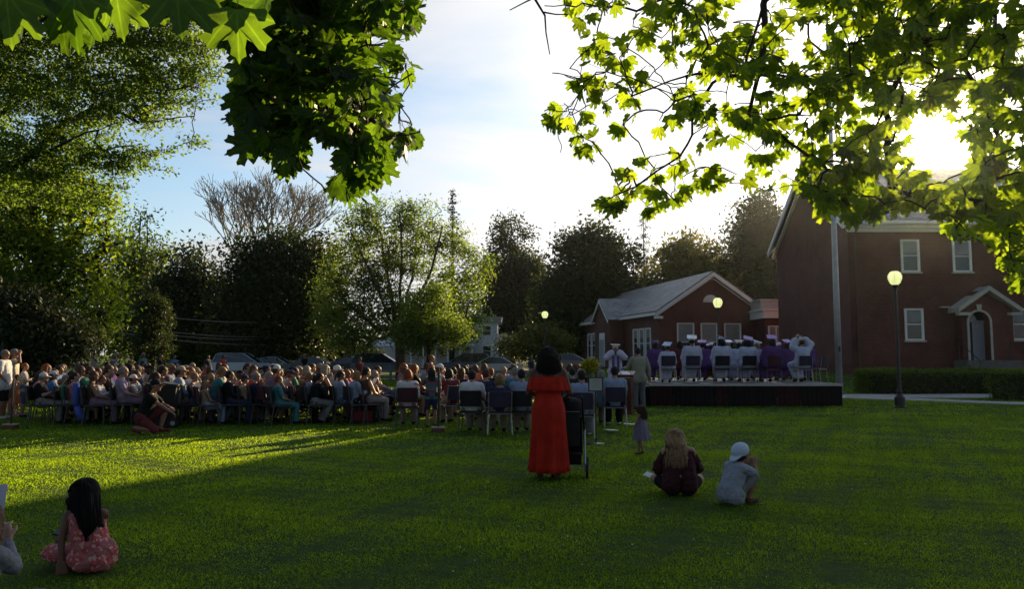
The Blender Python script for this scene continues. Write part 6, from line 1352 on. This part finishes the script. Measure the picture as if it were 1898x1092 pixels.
def cap_boy():
    d = 8.25; x = X(1344, d)
    J = dict(pel=V3(0, 0, .15), bel=V3(0, .06, .28), chs=V3(0, .13, .40), nek=V3(0, .20, .53), hed=V3(.0, .27, .63))
    for s, k in ((-1, 'L'), (1, 'R')):
        J['hip'+k] = V3(s*.08, .03, .13); J['kne'+k] = V3(s*.15, .33, .36); J['ank'+k] = V3(s*.11, .25, .07); J['toe'+k] = V3(s*.13, .37, .03); J['sho'+k] = V3(s*.14, .14, .47); J['elb'+k] = V3(s*.17, .34, .38); J['wri'+k] = V3(s*.06, .44, .50)
    GT = mat('grey_tee', (.23, .26, .33), .9, var=.15, bump=.25, bscale=30)
    b = figure('boy in grey t-shirt and backwards pale blue cap crouching on the grass', J, x, d, R(-60), [('shirt', remesh(shirt_mb(J, .98, 'short', .02, .02, .015), 'shirt', .009, 3, None, (.03, .075)), GT), ('shorts', remesh(trouser_mb(J, .85, .5, .018), 'shorts', .011, 2, None, (.015, .06)), cl('grey')), ('shoe', remesh(shoes_mb(J, 'L'), 'shoe', .009, 1), cl('brown')), ('shoe', remesh(shoes_mb(J, 'R'), 'shoe', .009, 1), cl('brown'))], 'tan', .86, .80, {'L': (0, 1, 0), 'R': (0, 1, 0)}, 1.1, face=V3(0, 1, -.18), headr=1.15)
    h = child('hair', placeholder(remesh(hair_mb('short', 1.15), 'hair', .009, 1, None, (.012, .02))), hairm('dark'), b, tuple(J['hed']))
    c = child('cap', placeholder(remesh(cap_mb(True, 1.27), 'cap', .006, 2)), mat('cap_blue_grey', (.42, .50, .66), .85, var=.08), b, tuple(J['hed']+V3(0, -.0, .0)), (R(22), 0, 0))
    child('patch', placeholder(MB().obox((0, 0, 0), (.011, .003, .014)).mesh('patch')), cl('navy'), c, (.0, -.134, .055))
cap_boy()
def pink_girl():
    d = 5.75; x = X(172, d)
    # coordinates are world aligned: x right, y away
    J = dict(pel=V3(.06, 0, .11), bel=V3(.04, .02, .22), chs=V3(.0, .04, .335), nek=V3(-.02, .05, .445), hed=V3(-.05, .08, .54))
    J.update(hipL=V3(-.02, .03, .10), hipR=V3(.13, .03, .10), kneL=V3(-.30, .10, .10), kneR=V3(-.16, .36, .12), ankL=V3(-.12, .32, .06), ankR=V3(-.30, .36, .06), toeL=V3(-.02, .36, .04), toeR=V3(-.38, .30, .035))
    J.update(shoL=V3(-.135, .03, .405), shoR=V3(.11, .07, .405), elbL=V3(-.15, -.03, .235), wriL=V3(-.115, -.07, .075), elbR=V3(.02, .24, .26), wriR=V3(-.22, .22, .20))
    FL = pat_mat('pink_floral', (.50, .30, .27), (.42, .05, .055), (.30, .11, .11), 21)
    t = MB()
    for k in 'LR': t.cap(J['hip'+k], .115, J['bel'].lerp(J['hip'+k], .3), .115); t.cap(J['bel'].lerp(J['hip'+k], .4), .112, J['chs'].lerp(J['sho'+k], .4), .085); t.cap(J['chs'], .07, J['sho'+k].lerp(J['nek'], .35)-V3(0, 0, .02), .04)
    t.cap(V3(.12, -.02, .09), .10, V3(.16, 0, .14), .10); t.cap(V3(.02, -.05, .08), .08, V3(.14, -.03, .08), .09)
    leg = MB(); leg.cap(J['hipL'], .085, J['kneL'], .068); leg.cap(J['hipR'], .085, J['kneR'], .068); leg.cap(J['kneL'], .066, J['kneL'].lerp(J['ankL'], .4), .055); leg.cap(J['kneR'], .066, J['kneR'].lerp(J['ankR'], .4), .055)
    b = figure('girl with straight black hair in pink floral dress leaning on one arm', J, x, d, 0, [('dress', remesh(t, 'dress', .009, 2, None, (.045, .05)), FL), ('leggings', remesh(leg, 'leggings', .009, 2, None, (.02, .05)), FL)], 'brown', .72, .98, {'L': (-.3, .6, 0), 'R': (0, 0, -1)}, .9, face=V3(-.35, 1, -.1), headr=.98)
    hm = mat('hair_black', (.004, .0035, .004), .6, spec=.12, var=.3, vscale=60); h = child('hair', placeholder(remesh(hair_mb('bob', 1.0), 'hair', .008, 2)), hm, b, tuple(J['hed']), (0, 0, R(18)))
    st = MB()
    for s in (-1.3, -.8, -.3, .2, .7, 1.2): st.cap((s*.06, -.05, -.03), .042, (s*.035+.10, -.10, -.25+abs(s)*.02), .028)
    st = remesh(st, 'long_hair', .007, 2, None, (.012, .02)); child('long_hair', placeholder(st), hm, h)
    child('locks', placeholder(strands('locks', V3(0, 0, 0), V3(0, 1, 0), (.100, .34, .010, .055), hm, 620, .0042, 18, 0, .075, 2.4, (.085, 0, 0))), hm, h)
    child('strap', placeholder(MB().tube([(.07, .02, .40), (.075, .045, .465), (.07, .10, .46)], .010, 6).mesh('strap', True)), FL, b)
    o = child('phone', placeholder(MB().obox((0, 0, 0), (.055, .035, .008), (R(20), R(8), R(-10))).mesh('phone')), mat('phone_dark', (.03, .03, .035), .25), None, (x-.30, d+.24, .225)); o['label'] = 'dark phone held in front of the girl in pink'; o['category'] = 'phone'
pink_girl()
def corner_child():
    d = 4.35; x = X(-34, d)
    J = dict(pel=V3(0, 0, .11), bel=V3(0, .02, .24), chs=V3(0, .04, .36), nek=V3(0, .05, .45), hed=V3(.0, .09, .545))
    for s, k in ((-1, 'L'), (1, 'R')):
        J['hip'+k] = V3(s*.08, .02, .10); J['kne'+k] = V3(s*.25, .24, .12); J['ank'+k] = V3(-s*.03, .34+.04*s, .06); J['toe'+k] = V3(-s*.12, .38, .04); J['sho'+k] = V3(s*.115, .04, .41); J['elb'+k] = V3(s*.13, .19, .31); J['wri'+k] = V3(s*.05, .28, .42)
    pm = pat_mat('grey_print', (.20, .22, .26), (.08, .09, .11), (.14, .15, .18), 50)
    b = figure('child with light brown hair in grey print top at the lower left corner', J, x, d, R(8), [('shirt', remesh(shirt_mb(J, .78, 'long', .0), 'shirt', .01, 3, None, (.02, .05)), pm), ('trousers', remesh(trouser_mb(J, .72, 1.), 'trousers', .01, 2), cl('denim'))], 'fair', .72, 1.08, {'L': (0, 1, 0), 'R': (0, 1, 0)}, .55, face=V3(0, 1, -.05), headr=.98)
    hm = mat('hair_light_brown', (.10, .055, .03), .5, var=.3, vscale=40); h = child('hair', placeholder(remesh(hair_mb('bob', 1.08), 'hair', .008, 1, None, (.02, .02))), hm, b, tuple(J['hed'])); child('locks', placeholder(strands('locks', V3(0, 0, 0), V3(0, 1, 0), (.106, .28, .018, .10), hm, 520, .0040, 28, 0, .05)), hm, h)
    o = child('paper', placeholder(MB().obox((0, 0, 0), (.105, .0015, .14), (R(-12), 0, R(8))).mesh('paper')), mat('paper_lilac', (.42, .42, .55), .8), None, (X(-12, 4.7), 4.72, .665)); o['label'] = 'sheet of paper held up by the corner child'; o['category'] = 'paper'
corner_child()
def toddler():
    d = 12.2; x = X(1186, d); J = J_stand(); sc = .47
    J['kneR'] = V3(.08, .10, .50); J['ankR'] = V3(.08, -.02, .12); J['ankL'] = V3(-.08, .06, .09); J['toeL'] = V3(-.08, .2, .04); J['toeR'] = V3(.08, .10, .03); J['hed'] = V3(0, .02, 1.56); J['wriL'] = V3(-.30, .16, .98); J['elbL'] = V3(-.26, .04, 1.16)
    dr = loft('dress', [(0, 0, .52, .37, .30, .07), (0, 0, .66, .34, .28, .06), (0, 0, .95, .27, .22, .04), (0, 0, 1.15, .22, .18, .02), (0, 0, 1.32, .20, .15, 0), (0, 0, 1.43, .15, .10, 0), (0, 0, 1.46, .08, .07, 0)], nf=9)
    b = figure('toddler with brown hair in mauve dress walking left on the lawn', J, x, d, R(55), [('dress', dr.mesh('dress', True), fabric('mauve_dress', (.19, .16, .24))), ('shoe', remesh(shoes_mb(J, 'L'), 'shoe', .014, 1), cl('brown')), ('shoe', remesh(shoes_mb(J, 'R'), 'shoe', .014, 1), cl('brown'))], 'tan', 1., .45, None, .6, .012, headr=1.45)
    hm = hairm('brown'); h = child('hair', placeholder(remesh(hair_mb('bob', 1.5), 'hair', .015, 1, None, (.05, .05))), hm, b, tuple(J['hed'])); child('locks', placeholder(strands('locks', V3(0, 0, 0), V3(0, 1, 0), (.15, .34, .04, .15), hm, 260, .010, 38, .02, .05)), hm, h)
toddler()
def suit_man():
    d = 22.4; x = X(1183, d); J = J_stand(); J['hed'] = V3(-.02, .06, 1.60); J['nek'] = V3(0, .02, 1.46); J['elbL'] = V3(-.27, .12, 1.16); J['wriL'] = V3(-.30, .36, 1.14); J['elbR'] = V3(.27, -.06, 1.14); J['wriR'] = V3(.30, -.02, .90)
    TAN = mat('tan_suit', (.23, .23, .18), .9, var=.08, bump=.15, bscale=30); GRY = mat('grey_suit_trousers', (.11, .11, .12), .9, var=.1)
    b = figure('man in a tan suit jacket standing at the lectern beside the stage', J, x, d, R(12), [('jacket', remesh(shirt_mb(J, 1.12, 'long', .10, .022, .02), 'jacket', .014, 3, None, (.012, .08)), TAN), ('trousers', remesh(trouser_mb(J, 1.1), 'trousers', .014, 3), GRY), ('shoe', remesh(shoes_mb(J, 'L'), 'shoe', .012, 1), cl('black')), ('shoe', remesh(shoes_mb(J, 'R'), 'shoe', .012, 1), cl('black')), ('hair', remesh(MB().add(*_mv(hair_mb('short'), J['hed'])), 'hair', .011, 1), hairm('dark'))], 'fair', 1.12, 1.06, None, .7, .01)
def _mv(mb, o): return [tuple(Vector(v)+o) for v in mb.v], mb.f
suit_man()
def lect_grad():
    d = 26.; x = X(1140, d); J = J_stand()
    for s, k in ((-1, 'L'), (1, 'R')): J['elb'+k] = V3(s*.28, .12, 1.36); J['wri'+k] = V3(s*.09, .12, 1.58)
    g = shirt_mb(J, 1.05, 'gown', 0, .03, .03); g.cap(V3(0, 0, 1.1), .2, V3(0, 0, .35), .27)
    st = MB(); st.tube([(-.07, .17, 1.40), (-.08, .20, 1.0), (-.08, .27, .75)], [.035, .04, .045], 6); st.tube([(.07, .17, 1.40), (.08, .20, 1.0), (.08, .27, .75)], [.035, .04, .045], 6)
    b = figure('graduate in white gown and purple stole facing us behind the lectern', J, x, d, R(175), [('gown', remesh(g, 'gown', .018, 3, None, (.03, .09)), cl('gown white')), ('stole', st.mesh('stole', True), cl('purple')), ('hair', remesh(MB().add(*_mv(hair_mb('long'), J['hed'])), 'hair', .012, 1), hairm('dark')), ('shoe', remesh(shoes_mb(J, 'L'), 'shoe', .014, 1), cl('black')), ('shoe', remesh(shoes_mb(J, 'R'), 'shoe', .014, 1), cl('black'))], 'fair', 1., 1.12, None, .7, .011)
    c = child('mortarboard', get('mort', None), cl('white'), b, tuple(J['hed']+V3(0, -.01, .05)), (R(-8), 0, .2))
lect_grad()
def crouch_man():
    d = 15.7; x = X(268, d)
    J = dict(pel=V3(0, 0, .30), bel=V3(0, .08, .46), chs=V3(0, .16, .62), nek=V3(0, .20, .80), hed=V3(0, .26, .94))
    J.update(hipL=V3(-.09, .02, .28), hipR=V3(.09, .02, .28), kneL=V3(-.14, .42, .46), kneR=V3(.16, .30, .08), ankL=V3(-.12, .34, .08), ankR=V3(.14, -.08, .12), toeL=V3(-.13, .50, .035), toeR=V3(.14, .02, .03), shoL=V3(-.18, .17, .74), shoR=V3(.18, .17, .74), elbL=V3(-.22, .36, .55), elbR=V3(.24, .36, .60), wriL=V3(-.08, .52, .50), wriR=V3(.10, .58, .42))
    figure('man in black shirt and dark cap kneeling on one knee by the bin', J, x, d, R(-78), [('shirt', remesh(shirt_mb(J, 1.05, 'short', 0), 'shirt', .013, 3, None, (.015, .07)), cl('black')), ('shorts', remesh(trouser_mb(J, 1.05, .5), 'shorts', .013, 3), cl('dark red')), ('shoe', remesh(shoes_mb(J, 'L'), 'shoe', .012, 1), cl('dark red')), ('shoe', remesh(shoes_mb(J, 'R'), 'shoe', .012, 1), cl('dark red')), ('cap', remesh(MB().add(*_mv(cap_mb(), J['hed'])), 'cap', .009, 1), cl('black'))], 'tan', 1.05, 1.03, None, .7, .009)
crouch_man()
def left_group():
    d = 19.; x = X(12, d); J = J_stand(); J['elbR'] = V3(.27, .02, 1.14); J['wriR'] = V3(.22, .16, .95); J['wriL'] = V3(-.22, .18, .95)
    figure('stout man in white t-shirt and dark shorts standing at the left edge', J, x, d, R(-80), [('shirt', remesh(shirt_mb(J, 1.3, 'short', .08, .02, .02), 'shirt', .015, 3, None, (.02, .07)), cl('white')), ('shorts', remesh(trouser_mb(J, 1.15, .5), 'shorts', .015, 3), cl('black')), ('shoe', remesh(shoes_mb(J, 'L'), 'shoe', .013, 1), cl('light grey')), ('shoe', remesh(shoes_mb(J, 'R'), 'shoe', .013, 1), cl('light grey')), ('hair', remesh(MB().add(*_mv(hair_mb('short', .97), J['hed'])), 'hair', .012, 1), hairm('grey'))], 'tan', 1.25, 1.0, None, .6, .011)
    d = 20.4; x = X(29, d); J = J_stand(); J['elbR'] = V3(.24, .22, 1.40); J['wriR'] = V3(.10, .16, 1.62); 
    figure('man in grey cap shading his eyes behind the stout man', J, x, d, R(-75), [('shirt', remesh(shirt_mb(J, 1.05, 'short', .06), 'shirt', .015, 3, None, (.02, .07)), cl('cream')), ('shorts', remesh(trouser_mb(J, 1.05, .5), 'shorts', .015, 3), cl('brown')), ('shoe', remesh(shoes_mb(J, 'L'), 'shoe', .013, 1), cl('grey')), ('shoe', remesh(shoes_mb(J, 'R'), 'shoe', .013, 1), cl('grey')), ('cap', remesh(MB().add(*_mv(cap_mb(), J['hed'])), 'cap', .009, 1), cl('grey'))], 'tan', 1.05, 1.01, None, .5, .011)
    d = 19.6; x = X(50, d); J = J_stand()
    for s, k in ((-1, 'L'), (1, 'R')): J['elb'+k] = V3(s*.25, .10, 1.15); J['wri'+k] = V3(-s*.08, .20, 1.20+s*.03)
    figure('red haired boy with folded arms in pale t-shirt at the left', J, x, d, R(-65), [('shirt', remesh(shirt_mb(J, .98, 'short', .06), 'shirt', .015, 3, None, (.02, .07)), cl('light grey')), ('shorts', remesh(trouser_mb(J, .95, .55), 'shorts', .015, 3), cl('denim')), ('shoe', remesh(shoes_mb(J, 'L'), 'shoe', .013, 1), cl('navy')), ('shoe', remesh(shoes_mb(J, 'R'), 'shoe', .013, 1), cl('navy')), ('hair', remesh(MB().add(*_mv(hair_mb('short', 1.03), J['hed'])), 'hair', .012, 1), hairm('red'))], 'fair', .95, .80, None, .6, .011)
    d = 20.; x = X(38, d); J = J_stand(); dr = loft('dress', [(0, 0, .55, .25, .22, .05), (0, 0, .95, .20, .18, .03), (0, 0, 1.32, .19, .13, 0), (0, 0, 1.43, .15, .10, 0), (0, 0, 1.46, .08, .07, 0)], nf=7)
    figure('small child in an orange red dress between the men and the boy', J, x, d, R(-70), [('dress', dr.mesh('dress', True), cl('orange')), ('hair', remesh(MB().add(*_mv(hair_mb('bob', 1.15), J['hed'])), 'hair', .014, 1), hairm('brown')), ('shoe', remesh(shoes_mb(J, 'L'), 'shoe', .013, 1), cl('pink')), ('shoe', remesh(shoes_mb(J, 'R'), 'shoe', .013, 1), cl('pink'))], 'fair', .95, .62, None, .6, .012, headr=1.15)
left_group()
def walk_girl():
    d = 16.8; x = X(801, d); J = J_stand(); J['elbL'] = V3(-.30, .10, 1.20); J['wriL'] = V3(-.40, .28, 1.25)
    me = mat('striped_tee', (.14, .14, .16), .9)
    nt = me.node_tree; n = nt.nodes; l = nt.links; t = n.new('ShaderNodeTexCoord'); s = n.new('ShaderNodeSeparateXYZ'); l.new(t.outputs['Object'], s.inputs[0]); r = n.new('ShaderNodeValToRGB'); r.color_ramp.interpolation = 'CONSTANT'; l.new(math_n(n, l, 'FRACT', math_n(n, l, 'MULTIPLY', s.outputs[2], 3.4)), r.inputs[0]); r.color_ramp.elements[0].color = (.10, .10, .12, 1); r.color_ramp.elements[1].position = .45; r.color_ramp.elements[1].color = (.20, .04, .06, 1); e = r.color_ramp.elements.new(.7); e.color = (.06, .16, .15, 1); l.new(r.outputs[0], n['Principled BSDF'].inputs['Base Color'])
    figure('girl with long dark hair in striped top standing beside the broad man', J, x, d, R(10), [('shirt', remesh(shirt_mb(J, .95, 'short', .06), 'shirt', .014, 3, None, (.02, .07)), me), ('shorts', remesh(trouser_mb(J, .95, .45), 'shorts', .014, 3), cl('navy')), ('shoe', remesh(shoes_mb(J, 'L'), 'shoe', .013, 1), cl('navy')), ('shoe', remesh(shoes_mb(J, 'R'), 'shoe', .013, 1), cl('navy')), ('hair', remesh(MB().add(*_mv(hair_mb('long', 1.12), J['hed'])), 'hair', .013, 1, None, (.03, .04)), hairm('dark'))], 'tan', .95, .76, None, .6, .010, headr=1.05)
walk_girl()
# bag and tote by the crowd
b_ = MB(); b_.box(-.24, .24, -.12, .12, .0, .26); b_.box(-.2, .2, -.15, .15, .03, .2); q = b_.build('bag', cl('dark red')); q.location = (X(676, 18.3), 18.3, .02); q['label'] = 'dark red bag on the grass below the man in pale blue'; q['category'] = 'bag'
b_ = MB(); b_.tube([(0, 0, .95), (.0, 0, .6), (.03, 0, .4)], [.07, .08, .06], 8); b_.tube([(.03, 0, .42), (.16, .02, .12)], [.07, .10], 8); q = b_.build('blue_jacket', fabric('blue_jacket', (.04, .10, .50)), smooth=True); q.location = (X(147, 17.6), 17.6, .0); q['label'] = 'bright blue jacket hanging from a chair near the left end'; q['category'] = 'jacket'
# ------------------------------------------------------------------ scattering air added to imitate glare round the sun
def glare_haze():
    hb = MB(); hb.box(-260, 260, -30, 420, -1.2, 40); m = bpy.data.materials.new('glare_haze_air'); m.use_nodes = True; n = m.node_tree.nodes; l = m.node_tree.links
    n.remove(n['Principled BSDF']); v = n.new('ShaderNodeVolumePrincipled'); v.inputs['Color'].default_value = (.86, .94, 1, 1); v.inputs['Density'].default_value = .00012; v.inputs['Anisotropy'].default_value = .92
    l.new(v.outputs[0], n['Material Output'].inputs['Volume']); hb.build('glare_haze', m, kind='stuff', label='thin scattering air added to imitate glare round the sun', category='glare_haze')
glare_haze()
